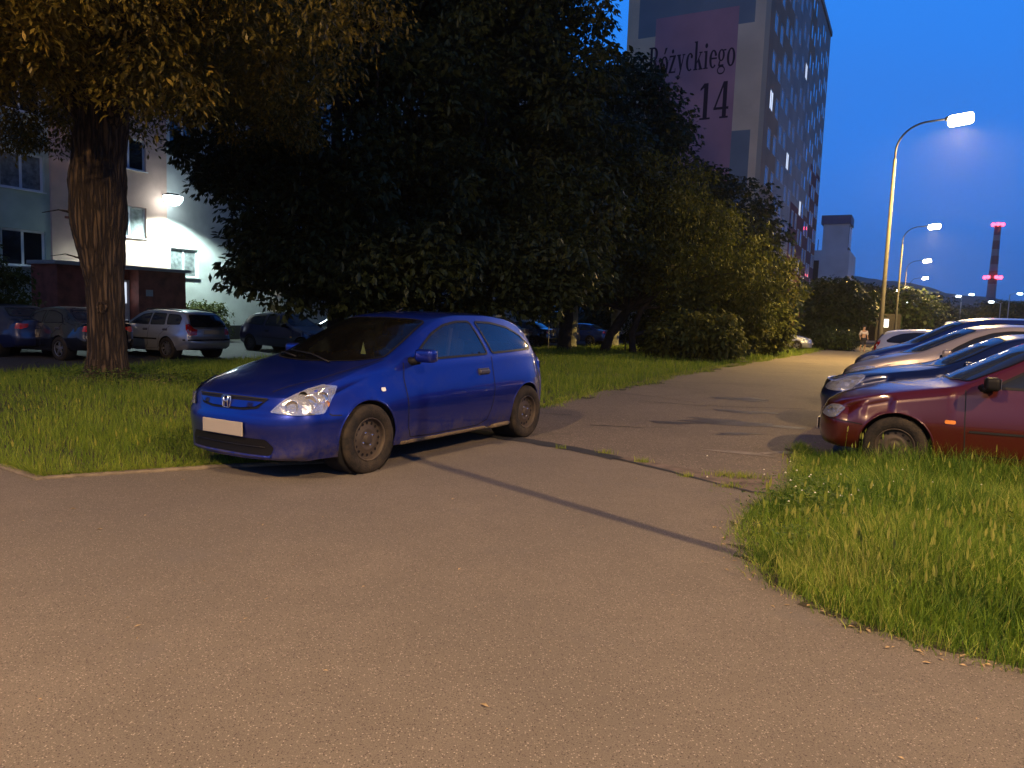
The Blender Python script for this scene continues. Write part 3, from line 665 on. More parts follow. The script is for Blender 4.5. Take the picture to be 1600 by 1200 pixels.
# ============================================================ ground and surfaces
M_SOIL = mat('soil', (.045, .045, .02), .95, col2=(.03, .022, .014), vscale=3, bump=.6, bscale=30)
def asphalt(name, c1, c2, chip, scale=140, stain=.0, bumps=.5, c3=None):
    m = bpy.data.materials.new(name); m.use_nodes = True; nt = m.node_tree; N = nt.nodes; L = nt.links; b = N['Principled BSDF']
    b.inputs['Roughness'].default_value = .82; b.inputs['Specular IOR Level'].default_value = .35
    t = N.new('ShaderNodeTexCoord')
    def noise(sc_, det=6, rough=.6):
        n = N.new('ShaderNodeTexNoise'); n.inputs['Scale'].default_value = sc_; n.inputs['Detail'].default_value = det; n.inputs['Roughness'].default_value = rough
        L.new(t.outputs['Object'], n.inputs['Vector']); return n.outputs['Fac']
    def mr(i, a, b_, c=0., d=1.):
        r = N.new('ShaderNodeMapRange'); L.new(i, r.inputs[0]); r.inputs[1].default_value = a; r.inputs[2].default_value = b_; r.inputs[3].default_value = c; r.inputs[4].default_value = d; return r.outputs[0]
    def mix(f, a, b_):
        x = N.new('ShaderNodeMix'); x.data_type = 'RGBA'
        if isinstance(f, float): x.inputs[0].default_value = f
        else: L.new(f, x.inputs[0])
        for s_, v in ((6, a), (7, b_)):
            if isinstance(v, tuple): x.inputs[s_].default_value = (*v, 1)
            else: L.new(v, x.inputs[s_])
        return x.outputs[2]
    big = mr(noise(.55, 5, .65), .40, .60); c = mix(big, c1, c2)
    mid = mr(noise(3.3, 8, .7), .42, .68); c = mix(mid, c, tuple(v*.80 for v in c1))
    fine = mr(noise(scale, 3, .8), .38, .58); c = mix(fine, tuple(v*.50 for v in c1), c)
    v = N.new('ShaderNodeTexVoronoi'); v.inputs['Scale'].default_value = scale*.55; v.inputs['Randomness'].default_value = 1; L.new(t.outputs['Object'], v.inputs['Vector'])
    sepv = N.new('ShaderNodeSeparateColor'); L.new(v.outputs['Color'], sepv.inputs[0])
    sel = mr(sepv.outputs[0], .74, .95); near = mr(v.outputs['Distance'], .50, .22)
    mu = N.new('ShaderNodeMath'); mu.operation = 'MULTIPLY'; L.new(sel, mu.inputs[0]); L.new(near, mu.inputs[1]); c = mix(mu.outputs[0], c, chip)
    sel2 = mr(sepv.outputs[1], .72, .8); mu2 = N.new('ShaderNodeMath'); mu2.operation = 'MULTIPLY'; L.new(sel2, mu2.inputs[0]); L.new(near, mu2.inputs[1]); c = mix(mu2.outputs[0], c, tuple(v_*.2 for v_ in c1))
    if stain:
        st = mr(noise(.9, 10, .75), .56, .66, 0, stain); c = mix(st, c, c3 or tuple(v_*.35 for v_ in c1))
    L.new(c, b.inputs['Base Color'])
    bp = N.new('ShaderNodeBump'); bp.inputs['Strength'].default_value = bumps; bp.inputs['Distance'].default_value = .006
    hh = N.new('ShaderNodeMath'); hh.operation = 'ADD'; L.new(noise(scale, 3, .8), hh.inputs[0]); L.new(mu.outputs[0], hh.inputs[1]); L.new(hh.outputs[0], bp.inputs['Height']); L.new(bp.outputs[0], b.inputs['Normal'])
    return m
M_ASPH = asphalt('old_asphalt', (.198, .172, .146), (.152, .135, .118), (.38, .345, .30), 240, stain=.45, c3=(.120, .112, .112))
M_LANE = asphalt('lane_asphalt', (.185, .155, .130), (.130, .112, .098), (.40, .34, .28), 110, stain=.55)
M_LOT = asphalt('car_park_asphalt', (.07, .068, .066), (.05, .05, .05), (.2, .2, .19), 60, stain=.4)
M_CONC = mat('weathered_concrete', (.17, .14, .10), .9, var=.3, vscale=9, bump=.7, bscale=50)
M_STRIP = mat('brown_concrete', (.13, .10, .085), .92, var=.35, vscale=6, bump=.7, bscale=60)
M_TAR_SHADE = mat('bitumen_and_shade', (.018, .02, .028), .75, bump=.5, bscale=90)  # tar of the cracks, and the joint band's shadow as a dark colour

# one ground sheet to the horizon, sampled in lane coordinates
def ground_sheet():
    A = [-1500, -600, -300, -150, -80, -50, -40, -30, -24, -19] + list(np.arange(-17.5, -4.9, .5)) + [-4, -2, 0, 4, 10, 20, 40, 80, 150, 400, 900, 2500]
    S = [-300, -100, -40, -20, -10] + list(np.arange(-5, 40, 1.5)) + [45, 50, 60, 80, 120, 200, 400, 800, 1500, 3500]
    V = [lane(a, s, ground_h(a, s)) for s in S for a in A]; n = len(A)
    F = [(j*n+i, j*n+i+1, (j+1)*n+i+1, (j+1)*n+i) for j in range(len(S)-1) for i in range(n-1)]
    tag(mesh('ground', V, F, M_SOIL, None, True), kind='structure')
ground_sheet()
def sheet(name, pts, z, m, kind='structure'):
    o = mesh(name, [(x, y, z) for x, y in pts], [tuple(range(len(pts)))], m)
    bm = bmesh.new(); bm.from_mesh(o.data); bmesh.ops.triangulate(bm, faces=bm.faces[:])
    for f in bm.faces:
        if f.normal.z < 0: f.normal_flip()
    bm.to_mesh(o.data); bm.free(); return tag(o, kind=kind)

KERB = [(-40, 27), (-8, 8.25), (-4.9, 6.36), (-4.19, 5.93), (-3.68, 5.60), (-3.61, 5.66), (-3.14, 5.92), (-2.48, 6.26), (-1.94, 6.50), (-1.55, 6.66)]
GR = [(3.38, 8.44), (2.95, 7.3), (2.62, 6.6), (2.45, 6.1), (2.1, 5.75), (1.85, 5.35), (1.62, 4.9), (1.54, 4.5), (1.50, 4.15), (1.52, 3.88), (1.62, 3.66), (1.74, 3.42), (1.95, 3.20), (2.24, 3.02), (3.1, 2.6), (5, 2.0), (9, 1.2)]
L0 = lane(-5.05, 5.2); L1_ = lane(-5.05, 64)
def wob(a, s): return a + .10*math.sin(s*1.3) + .07*math.sin(s*3.7+1)
left_edge = [tuple(lane(wob(-5.05, s), s))[:2] for s in np.arange(5.4, 64, 1.0)]
lane_poly = left_edge[:10] + [tuple(lane(-5.05, 15.2))[:2], tuple(lane(8, 15.2))[:2], tuple(lane(8, 7.5))[:2], tuple(lane(-.3, 7.9))[:2]] + [(3.38, 8.44), (2.95, 7.3), (2.62, 6.6), (2.45, 6.1), (2.06, 5.9), (0, 7.0), (-1.2, 6.9)]
sheet('lane', lane_poly, .004, M_LANE)
fore = KERB + [(-1.3, 7.4), (-.75, 8.9), (-.2, 8.42), (.71, 7.69), (1.45, 6.85), (2.06, 6.05), (2.45, 6.0)] + GR[3:] + [(40, -6), (40, -40), (-60, -40)]
sheet('forecourt', fore, .012, M_ASPH)
strip_lo = [(-.75, 8.9), (-.2, 8.42), (.71, 7.69), (1.45, 6.85), (2.06, 6.05), (2.5, 5.98)]
strip_hi = [(2.75, 6.62), (1.8, 6.92), (1.1, 7.56), (.73, 7.92), (-.1, 8.62), (-.68, 9.05)]
sheet('joint_strip', strip_lo + strip_hi, .008, M_STRIP)
def long_sheet(name, a0, a1, S, dz, m):
    V = []; F = []
    for s in S:
        for a in (a0(s) if callable(a0) else a0, a1): V.append(lane(a, s, ground_h(a, s)+dz))
    for i in range(len(S)-1): F.append((2*i, 2*i+1, 2*i+3, 2*i+2))
    return tag(mesh(name, V, F, m), kind='structure')
long_sheet('lane', lambda s: wob(-5.05, s) if s < 64 else -5.05, 8, list(np.arange(15.2, 64, 1.0))+[70, 80, 120, 300], .005, M_LANE)
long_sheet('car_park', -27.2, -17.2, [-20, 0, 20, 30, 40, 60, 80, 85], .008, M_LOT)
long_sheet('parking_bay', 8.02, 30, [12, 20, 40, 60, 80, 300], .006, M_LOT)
tag(mesh('oil_stain', *((lambda c: ([c + Vector((math.cos(t)*r*1.0, math.sin(t)*r*.55, 0)) for t, r in [(k/26*2*PI, random.uniform(.35, .72)) for k in range(26)]], [tuple(range(26))]))(Vector((2.6, 9.6, .0085)))), M_TAR_SHADE), kind='structure') if False else None
# bitumen filled cracks; a dark joint band with a cast shadow in its colour
def ribbon(name, pts, w, z, m, seg=.12, jit=.012):
    P = densify(pts, seg, False); V = []; F = []; n = len(P)
    for i, p in enumerate(P):
        t = (Vector(P[min(i+1, n-1)]) - Vector(P[max(i-1, 0)])).normalized(); q = Vector((-t.y, t.x)); u = i/(n-1)
        ww = (w[0]*(1-u) + w[1]*u)/2 * random.uniform(.75, 1.2); c = Vector(p) + q*random.uniform(-jit, jit)
        V += [(c.x+q.x*ww, c.y+q.y*ww, z), (c.x-q.x*ww, c.y-q.y*ww, z)]
    for i in range(n-1): F.append((2*i, 2*i+1, 2*i+3, 2*i+2))
    o = mesh(name, V, F, m); bm = bmesh.new(); bm.from_mesh(o.data); bmesh.ops.recalc_face_normals(bm, faces=bm.faces[:])
    for f in bm.faces:
        if f.normal.z < 0: f.normal_flip()
    bm.to_mesh(o.data); bm.free(); return tag(o, kind='structure')
ribbon('joint_shade_band', [(-.9, 9.02), (-.2, 8.49), (.3, 8.10), (.71, 7.77), (1.1, 7.33)], (.34, .20), .016, M_TAR_SHADE, .1, .01)
ribbon('joint_shade_band', [(1.08, 7.34), (1.45, 6.90), (1.8, 6.42), (2.06, 6.10), (2.42, 6.02)], (.06, .05), .016, M_TAR_SHADE, .08, .008)
for pts, w in (([(2.2, 12.6), (3.0, 12.3), (3.9, 12.25), (5.0, 12.3)], (.03, .05)), ([(2.3, 17.1), (4.0, 16.6), (6.2, 16.7)], (.05, .03)), ([(1.05, 9.6), (1.5, 9.55), (1.75, 9.5)], (.05, .02)), ([(5.2, 21.5), (7.0, 21.0), (9.0, 21.2)], (.06, .05)),
               ([(1.9, 13.9), (2.7, 13.3), (3.2, 12.6)], (.03, .02)), ([(-.5, 11.0), (.2, 10.6), (.9, 10.5)], (.02, .02)), ([(6.5, 27), (9, 26.2), (12, 26.4)], (.07, .06))):
    ribbon('crack', pts, w, .0075, M_TAR_SHADE, .07, .02)
def blot(name, cx, cy, rx, ry, z, m, rot=0, n=34):
    ph = [random.uniform(0, 6.28) for _ in range(4)]; V = []
    for k in range(n):
        t = 2*PI*k/n; r = 1 + .22*math.sin(3*t+ph[0]) + .15*math.sin(5*t+ph[1]) + .10*math.sin(9*t+ph[2]) + random.uniform(-.06, .06)
        x, y = rx*r*math.cos(t), ry*r*math.sin(t); V.append((cx+x*math.cos(rot)-y*math.sin(rot), cy+x*math.sin(rot)+y*math.cos(rot), z))
    return tag(mesh(name, V, [tuple(range(n))], m), kind='structure')
M_OIL = mat('oily_asphalt', (.045, .042, .045), .5, var=.4, vscale=5, bump=.4, bscale=70)
M_PATCH = mat('pale_patch', (.19, .17, .155), .9, var=.25, vscale=8, bump=.5, bscale=60)
for cx, cy, rx, ry, rot in ((3.2, 10.3, .75, .28, -.3), (2.3, 10.1, .38, .12, .1), (3.75, 11.6, .5, .18, -.2), (2.9, 9.3, .3, .1, .3), (4.3, 13.5, .5, .3, 0)): blot('oil_stain', cx, cy, rx, ry, .0082, M_OIL, rot)
for cx, cy, rx, ry, rot in ((2.55, 7.95, .34, .085, -.35), (3.0, 8.05, .22, .07, .3)): blot('pale_patch', cx, cy, rx, ry, .0084, M_PATCH, rot)
# kerb edging of the left lawn
def kerb(name, pts, w, h, m):
    P = densify(pts, .5, False); mb = MB(); n = len(P); V = []; F = []
    for i, p in enumerate(P):
        t = (Vector(P[min(i+1, n-1)]) - Vector(P[max(i-1, 0)])).normalized(); q = Vector((-t.y, t.x)); j = random.uniform(-.006, .006)
        o_ = Vector(p) + q*w; c = Vector(p); e = .012
        V += [(c.x, c.y, -.05), (c.x, c.y, h-e+j), (c.x+q.x*e, c.y+q.y*e, h+j), (o_.x-q.x*e, o_.y-q.y*e, h+j), (o_.x, o_.y, h-e+j), (o_.x, o_.y, -.05)]
    for i in range(n-1):
        for k in range(5): F.append((6*i+k, 6*i+6+k, 6*i+7+k, 6*i+k+1))
    return tag(mesh(name, V, F, m), kind='structure')
kerb('kerb', KERB[1:], .075, .035, M_CONC)

# ============================================================ grass
def grass_mat(name, c1, c2, c3):
    m = bpy.data.materials.new(name); m.use_nodes = True; nt = m.node_tree; N = nt.nodes; L = nt.links; b = N['Principled BSDF']
    at = N.new('ShaderNodeAttribute'); at.attribute_name = 'tone'; r = N.new('ShaderNodeValToRGB'); L.new(at.outputs['Fac'], r.inputs[0])
    e = r.color_ramp.elements; e[0].color = (*c1, 1); e[1].color = (*c3, 1); x = e.new(.6); x.color = (*c2, 1)
    L.new(r.outputs[0], b.inputs['Base Color']); b.inputs['Roughness'].default_value = .6; b.inputs['Specular IOR Level'].default_value = .3
    tr = N.new('ShaderNodeBsdfTranslucent'); L.new(r.outputs[0], tr.inputs[0]); mx_ = N.new('ShaderNodeMixShader'); mx_.inputs[0].default_value = .3
    L.new(b.outputs[0], mx_.inputs[1]); L.new(tr.outputs[0], mx_.inputs[2]); L.new(mx_.outputs[0], N['Material Output'].inputs[0]); return m
M_GRASS = grass_mat('grass_blades', (.045, .12, .012), (.19, .29, .025), (.46, .46, .12))
M_LAWN = grass_mat('lawn_blades', (.06, .14, .014), (.22, .30, .028), (.42, .40, .08))

def set_tone(o, tone, per):
    a = o.data.attributes.new('tone', 'FLOAT', 'POINT'); a.data.foreach_set('value', np.repeat(tone, per).astype(np.float32))

def blades(name, X, Y, H, Wd, m, tone, lean=.5, wind=(0, 0)):
    n = len(X); Z = np.array([hz(x, y) for x, y in zip(X, Y)])
    az = RNG.uniform(0, 2*PI, n); f = RNG.uniform(0, 2*PI, n); ln = RNG.uniform(.1, 1, n)*lean
    dx, dy = np.cos(az)*.5*Wd, np.sin(az)*.5*Wd; lx, ly = np.cos(f)*ln*H + wind[0]*H, np.sin(f)*ln*H + wind[1]*H
    V = np.zeros((n, 7, 3))
    for k, (u, wv) in enumerate(((0, 1.0), (.38, .9), (.74, .55))):
        cx = X + lx*u**2; cy = Y + ly*u**2; z = Z + H*u*(1-.18*ln*u)
        V[:, 2*k, 0] = cx-dx*wv; V[:, 2*k, 1] = cy-dy*wv; V[:, 2*k, 2] = z
        V[:, 2*k+1, 0] = cx+dx*wv; V[:, 2*k+1, 1] = cy+dy*wv; V[:, 2*k+1, 2] = z
    V[:, 6, 0] = X+lx; V[:, 6, 1] = Y+ly; V[:, 6, 2] = Z + H*(1-.3*ln)
    T = np.array([[0, 1, 3], [0, 3, 2], [2, 3, 5], [2, 5, 4], [4, 5, 6]]); F = (T[None] + (np.arange(n)*7)[:, None, None]).reshape(-1, 3)
    o = npmesh(name, V.reshape(-1, 3), F, m); set_tone(o, tone, 7); return o

def pts_in(poly, n, dens=None):
    xs = [p[0] for p in poly]; ys = [p[1] for p in poly]; out = []
    while len(out) < n:
        x = RNG.uniform(min(xs), max(xs)); y = RNG.uniform(min(ys), max(ys))
        if dens is not None and RNG.random() > dens(x, y): continue
        if inpoly((x, y), poly): out.append((x, y))
    return np.array(out)
def clumpy(x, y, f=1.0): return .5 + .5*math.sin(x*2.3*f+1.3*math.sin(y*1.7*f))*math.sin(y*2.9*f+math.sin(x*2.1*f))

# tall unmown verge on the right
VERGE = [(p[0]+.03+random.uniform(-.10, .06), p[1]+random.uniform(-.05, .05)) for p in densify(GR[:-1], .16, False)] + [(9, 1.9), (9, 5.4), tuple(lane(8, 8.3))[:2], tuple(lane(0, 8.3))[:2], tuple(lane(-.75, 8.6))[:2]]
def dv(x, y):
    if x > 1.0*y*.75+1.6: return .06
    return min(1, (5.0/max(2.5, math.hypot(x, y)))**1.2)*(.55+.45*clumpy(x, y))
P_ = pts_in(VERGE, 62000, dv)
edge = np.array([min((x-g[0])**2+(y-g[1])**2 for g in densify(GR, .15, False)) for x, y in P_])**.5
Hh = (.10 + .22*np.clip(edge/.8, 0, 1))*RNG.uniform(.55, 1.25, len(P_))*(.6+.65*np.array([clumpy(x, y, .7) for x, y in P_]))
tone = np.clip(RNG.normal(.43, .27, len(P_)) + .50*(np.array([clumpy(x+3, y, .5) for x, y in P_])-.5) + .25*(np.array([clumpy(x-3, y+2, 1.9) for x, y in P_])-.5), 0, 1)
tag(blades('tall_grass', P_[:, 0], P_[:, 1], Hh, RNG.uniform(.003, .0065, len(P_)), M_GRASS, tone, .75), kind='stuff')
# a ragged low fringe creeping over the edge, and the bare soil it grows from
E_ = densify(GR[:15], .05, False); q = np.array([E_[i] for i in RNG.integers(0, len(E_), 5200)]) + RNG.normal(0, .055, (5200, 2))
tag(blades('verge_fringe', q[:, 0], q[:, 1], RNG.uniform(.03, .13, 5200), RNG.uniform(.002, .005, 5200), M_GRASS, np.clip(RNG.normal(.5, .28, 5200), 0, 1), 1.5), kind='stuff')
E_ = densify(KERB[2:], .05, False); q = np.array([E_[i] for i in RNG.integers(0, len(E_), 5200)]) + RNG.normal(0, .02, (5200, 2)) + np.array([-.0, .085])
tag(blades('kerb_fringe', q[:, 0], q[:, 1], RNG.uniform(.03, .12, 5200), RNG.uniform(.002, .005, 5200), M_LAWN, np.clip(RNG.normal(.5, .25, 5200), 0, 1), 1.6), kind='stuff')
E_ = [tuple(lane(wob(-5.05, s), s))[:2] for s in np.arange(6.5, 50, .06)]; q = np.array([E_[i] for i in (RNG.random(9000)**1.8*len(E_)).astype(int)]) + RNG.normal(0, .10, (9000, 2))
tag(blades('lane_fringe', q[:, 0], q[:, 1], RNG.uniform(.04, .14, 9000), RNG.uniform(.004, .010, 9000), M_LAWN, np.clip(RNG.normal(.5, .25, 9000), 0, 1), 1.5), kind='stuff')
soil = MB()
def soil_blot(cx, cy, rx, ry, z, rot, n):
    ph = random.uniform(0, 6.28); V = []
    for k in range(n):
        t = 2*PI*k/n; r = 1+.25*math.sin(3*t+ph)+random.uniform(-.15, .15); x, y = rx*r*math.cos(t), ry*r*math.sin(t); V.append((cx+x*math.cos(rot)-y*math.sin(rot), cy+x*math.sin(rot)+y*math.cos(rot), z))
    soil.add(V, [tuple(range(n))])
for k in range(46):
    g = random.choice(densify(GR[:15], .1, False)); soil_blot(g[0]+random.uniform(-.05, .10), g[1]+random.uniform(-.04, .06), random.uniform(.06, .16), random.uniform(.03, .08), .0134+.00005*k, random.uniform(0, 3), 16)
for k in range(40):
    g = random.choice([E_[i] for i in range(0, 350)]); soil_blot(g[0]+random.uniform(-.1, .12), g[1]+random.uniform(-.1, .1), random.uniform(.1, .3), random.uniform(.05, .15), .0088+.00005*k, .9+random.uniform(-.3, .3), 16)
tag(soil.build('bare_soil', M_SOIL), kind='stuff')
# seed heads: bristly ears on thin stalks
def ears(name, n, poly, m, hmin, hmax, dens=None):
    P = pts_in(poly, n, dens); V = []; F = []; T = []
    for x, y in P:
        h = random.uniform(hmin, hmax); az = random.uniform(0, 6.28); ln = random.uniform(.02, .22); z0 = hz(x, y); t = random.uniform(.72, 1.0)
        tipd = Vector((math.cos(az)*ln, math.sin(az)*ln, 1)).normalized(); b = Vector((x, y, z0)); c = b + Vector((math.cos(az)*ln*.5*h, math.sin(az)*ln*.5*h, h))
        side = Vector((math.cos(az+1.57), math.sin(az+1.57), 0))*.0012; k = len(V)
        V += [b-side, b+side, c+side, c-side]; F += [(k, k+1, k+2), (k, k+2, k+3)]; T += [.45]*4
        L = random.uniform(.045, .075); r = random.uniform(.006, .009)
        for q in range(3):
            a2 = q*PI/3+az; w = Vector((math.cos(a2), math.sin(a2), 0))*r; k = len(V)
            V += [c-w*.5, c+w*.5, c+tipd*L*.45+w, c+tipd*L, c+tipd*L*.45-w]; F += [(k, k+1, k+2), (k, k+2, k+4), (k+4, k+2, k+3)]; T += [t]*5
    o = npmesh(name, np.array([tuple(v) for v in V]), np.array(F), m); a = o.data.attributes.new('tone', 'FLOAT', 'POINT'); a.data.foreach_set('value', np.array(T, np.float32)); return tag(o, kind='stuff')
ears('grass_ears', 900, VERGE, M_GRASS, .18, .42, lambda x, y: (1.0 if (y < 4.9 and x < 5) else .12))
ears('grass_ears', 130, [(-12, 9), (-4.4, 6.2), (-3.0, 6.1), (-1.8, 6.9), (-2.4, 9.5), (-8, 11)], M_LAWN, .10, .26)
# clover-like weeds with small white flowers
M_WEED = grass_mat('weed_leaves', (.03, .08, .015), (.09, .15, .02), (.16, .20, .04))
def weeds(name, cx, cy, r, n, h, m, sz=.03):
    c = RNG.normal(0, r*.5, (n, 2)); Z = RNG.uniform(.02, h, n); V = np.zeros((n, 4, 3)); az = RNG.uniform(0, 6.28, n); el = RNG.uniform(-.5, .8, n); s = RNG.uniform(.6, 1.3, n)*sz
    ux = np.cos(az)*np.cos(el); uy = np.sin(az)*np.cos(el); uz = np.sin(el); bx = cx+c[:, 0]; by = cy+c[:, 1]
    for k, (a, b) in enumerate(((0, 0), (.5, .35), (1, 0), (.5, -.35))):
        V[:, k, 0] = bx+s*(ux*a-np.sin(az)*b); V[:, k, 1] = by+s*(uy*a+np.cos(az)*b); V[:, k, 2] = Z+s*uz*a
    o = npmesh(name, V.reshape(-1, 3), np.arange(4*n).reshape(n, 4), m); set_tone(o, RNG.uniform(0, 1, n), 4); return tag(o, kind='stuff')
weeds('weeds', 2.35, 5.35, .55, 1500, .26, M_WEED); weeds('weeds', 2.7, 5.9, .5, 900, .22, M_WEED); weeds('weeds', 1.95, 4.6, .3, 500, .14, M_WEED); weeds('weeds', 2.6, 3.7, .35, 420, .13, M_WEED); weeds('weeds', 3.6, 4.9, .6, 700, .22, M_WEED); weeds('weeds', 4.4, 7.0, .9, 900, .24, M_WEED); weeds('weeds', -3.2, 7.2, .7, 500, .10, M_WEED); weeds('weeds', -6.2, 9.0, .9, 600, .11, M_WEED)
weeds('weeds', -6.9, 12.8, 1.3, 1500, .22, M_WEED, .05); weeds('weeds', -5.5, 12.9, .8, 700, .2, M_WEED, .05)
for (x, y, r) in ((2.05, 6.72, .13), (2.2, 6.66, .1), (1.32, 7.22, .05), (1.62, 6.6, .04), (1.9, 6.25, .06), (2.25, 5.98, .1), (1.0, 7.6, .05), (.55, 7.78, .03)): 
    q = np.column_stack([RNG.normal(x, r, int(1200*r)+14), RNG.normal(y, r*.35, int(1200*r)+14)]); k = len(q)
    tag(blades('crack_grass', q[:, 0], q[:, 1], RNG.uniform(.03, .09, k), RNG.uniform(.003, .006, k), M_LAWN, RNG.uniform(.3, .9, k), .9), kind='stuff')
M_FLOWER = mat('petal_white', (.75, .75, .6), .6)
fl = []
for k in range(46):
    x, y = random.choice(((2.3, 5.4, .45), (2.6, 5.9, .45), (4.2, 7.2, .6)))[0:2]; x += random.gauss(0, .3); y += random.gauss(0, .3); z = random.uniform(.16, .28); s = .009
    fl.append((x, y, z, s))
mb = MB()
for x, y, z, s in fl: mb.add([(x-s, y, z), (x, y-s, z+.003), (x+s, y, z), (x, y+s, z+.004), (x, y, z+.011)], [(0, 1, 4), (1, 2, 4), (2, 3, 4), (3, 0, 4)])
tag(mb.build('white_blossom', M_FLOWER), kind='stuff')

# mown lawn on the left and under the trees
LAWN = [tuple(lane(a, s))[:2] for a, s in ((-17.2, 2), (-17.2, 62), (-5.25, 62))] + [tuple(lane(-5.2, s))[:2] for s in np.arange(60, 5.6, -2)] + [(-1.62, 6.75), (-1.94, 6.58), (-2.48, 6.35), (-3.14, 6.02), (-3.62, 5.76), (-3.7, 5.72), (-4.16, 6.04), (-8, 8.4)]
TRX, TRY = lane(-12.9, 8.3)[:2]
soil_base = blot('bare_soil', TRX+.3, TRY-.45, 1.15, .8, ground_h(-12.9, 8.3)+.012, M_SOIL, .3)
def dl(x, y):
    d = math.hypot(x, y)
    if x < -.76*y-.6: return 0
    if math.hypot(x-TRX, y-TRY) < 1.15 and RNG.random() < .86: return 0
    return min(1, (6.5/max(5.5, d))**2.0)*(.6+.4*clumpy(x, y, .8))
P_ = pts_in(LAWN, 105000, dl); d_ = np.hypot(P_[:, 0], P_[:, 1])
cl = np.array([clumpy(x, y, .6) for x, y in P_]); cl2 = np.array([clumpy(x+5, y-3, 2.1) for x, y in P_])
Hh = (.055 + .085*cl + .03*cl2)*RNG.uniform(.6, 1.4, len(P_)); tone = np.clip(RNG.normal(.40, .17, len(P_))+.25*(cl2-.5), 0, 1)
tag(blades('lawn_grass', P_[:, 0], P_[:, 1], Hh*np.clip(d_/11, 1, 1.5), .0045*np.clip(d_/7, .8, 6), M_LAWN, tone, .7), kind='stuff')
# grass hanging over the lane edge and the far verge
# dry leaves and bits at the verge
M_LITTER = mat('dry_leaf', (.32, .24, .13), .8, var=.5, vscale=30)
mb = MB()
for k in range(560):
    if k >= 420 and k < 560:
        x, y = random.uniform(-4.5, 2.6), random.uniform(1.8, 7.2)
    elif k < 300:
        g = random.choice(densify(GR[:15], .1, False)); x = g[0]-abs(random.gauss(0, .10)); y = g[1]-abs(random.gauss(0, .08))
    elif k < 340: x, y = random.uniform(-3.4, 2), random.uniform(2.2, 7.5)
    else: x, y = random.gauss(-6.8, .9), random.gauss(12.6, .5)
    if k >= 420 and (y > 5.6 or (x > 1.3 and y > 3)): continue
    if y > 6.6 and k >= 300 and k < 340: continue
    s = random.uniform(.006, .022)*(2.2 if 340 <= k < 420 else (.45 if k >= 420 else 1)); a = random.uniform(0, 6.28); ca, sa = math.cos(a)*s, math.sin(a)*s; z = (.016 if (k < 340 or k >= 420) else hz(x, y)+.07)
    mb.add([(x-ca, y-sa, z), (x+sa*.4, y-ca*.4, z+s*.35), (x+ca, y+sa, z+.002), (x-sa*.4, y+ca*.4, z+s*.25)], [(0, 1, 2, 3)])
tag(mb.build('dry_leaves', M_LITTER), kind='stuff')

# ============================================================ trees
def leaf_mat(name, c1, c2, c3, tr_=.25):
    m = grass_mat(name, c1, c2, c3); 
    for n in m.node_tree.nodes:
        if n.type == 'MIX_SHADER': n.inputs[0].default_value = tr_
        if n.type == 'BSDF_PRINCIPLED': n.inputs['Roughness'].default_value = .45
    return m
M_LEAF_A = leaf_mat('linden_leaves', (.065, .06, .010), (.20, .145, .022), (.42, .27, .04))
M_LEAF_B = leaf_mat('chestnut_leaves', (.024, .038, .013), (.048, .064, .022), (.085, .09, .03))
M_LEAF_C = leaf_mat('lilac_leaves', (.035, .05, .012), (.085, .095, .02), (.17, .15, .03))
for n_ in M_LEAF_C.node_tree.nodes:
    if n_.type == 'BSDF_PRINCIPLED': n_.inputs['Roughness'].default_value = .75; n_.inputs['Specular IOR Level'].default_value = .15
M_LEAF_F = leaf_mat('far_leaves', (.02, .04, .012), (.045, .07, .02), (.08, .10, .03))
M_BARK = mat('bark', (.13, .085, .045), .95, col2=(.045, .03, .018), vscale=5, bump=1, bscale=14)
for n_ in [n for n in M_BARK.node_tree.nodes if n.type == 'TEX_NOISE']:     # furrows run up the stem
    mp_ = M_BARK.node_tree.nodes.new('ShaderNodeMapping'); mp_.inputs['Scale'].default_value = (3.2, 3.2, .45)
    M_BARK.node_tree.links.new(n_.inputs['Vector'].links[0].from_socket, mp_.inputs[0]); M_BARK.node_tree.links.new(mp_.outputs[0], n_.inputs['Vector'])
def furrow(m, sc, dark):
    N = m.node_tree.nodes; L = m.node_tree.links; b = N['Principled BSDF']; t = N.new('ShaderNodeTexCoord'); mp = N.new('ShaderNodeMapping'); mp.inputs['Scale'].default_value = (sc, sc, sc*.085)
    n = N.new('ShaderNodeTexNoise'); n.inputs['Scale'].default_value = 1.5; L.new(t.outputs['Object'], mp.inputs[0]); L.new(mp.outputs[0], n.inputs['Vector'])
    mxv = N.new('ShaderNodeMix'); mxv.data_type = 'RGBA'; mxv.inputs[0].default_value = .38; L.new(mp.outputs[0], mxv.inputs[6]); L.new(n.outputs['Color'], mxv.inputs[7])
    v = N.new('ShaderNodeTexVoronoi'); v.feature = 'DISTANCE_TO_EDGE'; v.inputs['Scale'].default_value = 1.0; L.new(mxv.outputs[2], v.inputs['Vector'])
    r = N.new('ShaderNodeMapRange'); r.inputs[1].default_value = .02; r.inputs[2].default_value = .22; L.new(v.outputs['Distance'], r.inputs[0])
    old = b.inputs['Base Color'].links[0].from_socket; x = N.new('ShaderNodeMix'); x.data_type = 'RGBA'; L.new(r.outputs[0], x.inputs[0]); x.inputs[6].default_value = (*dark, 1); L.new(old, x.inputs[7]); L.new(x.outputs[2], b.inputs['Base Color'])
    bp = N.new('ShaderNodeBump'); bp.inputs['Strength'].default_value = 1; bp.inputs['Distance'].default_value = .05; L.new(r.outputs[0], bp.inputs['Height'])
    L.new(b.inputs['Normal'].links[0].from_socket, bp.inputs['Normal']); L.new(bp.outputs[0], b.inputs['Normal'])
furrow(M_BARK, 21, (.022, .014, .008))
M_BARK_D = mat('dark_bark', (.028, .023, .018), .95, var=.4, vscale=6, bump=1, bscale=12)
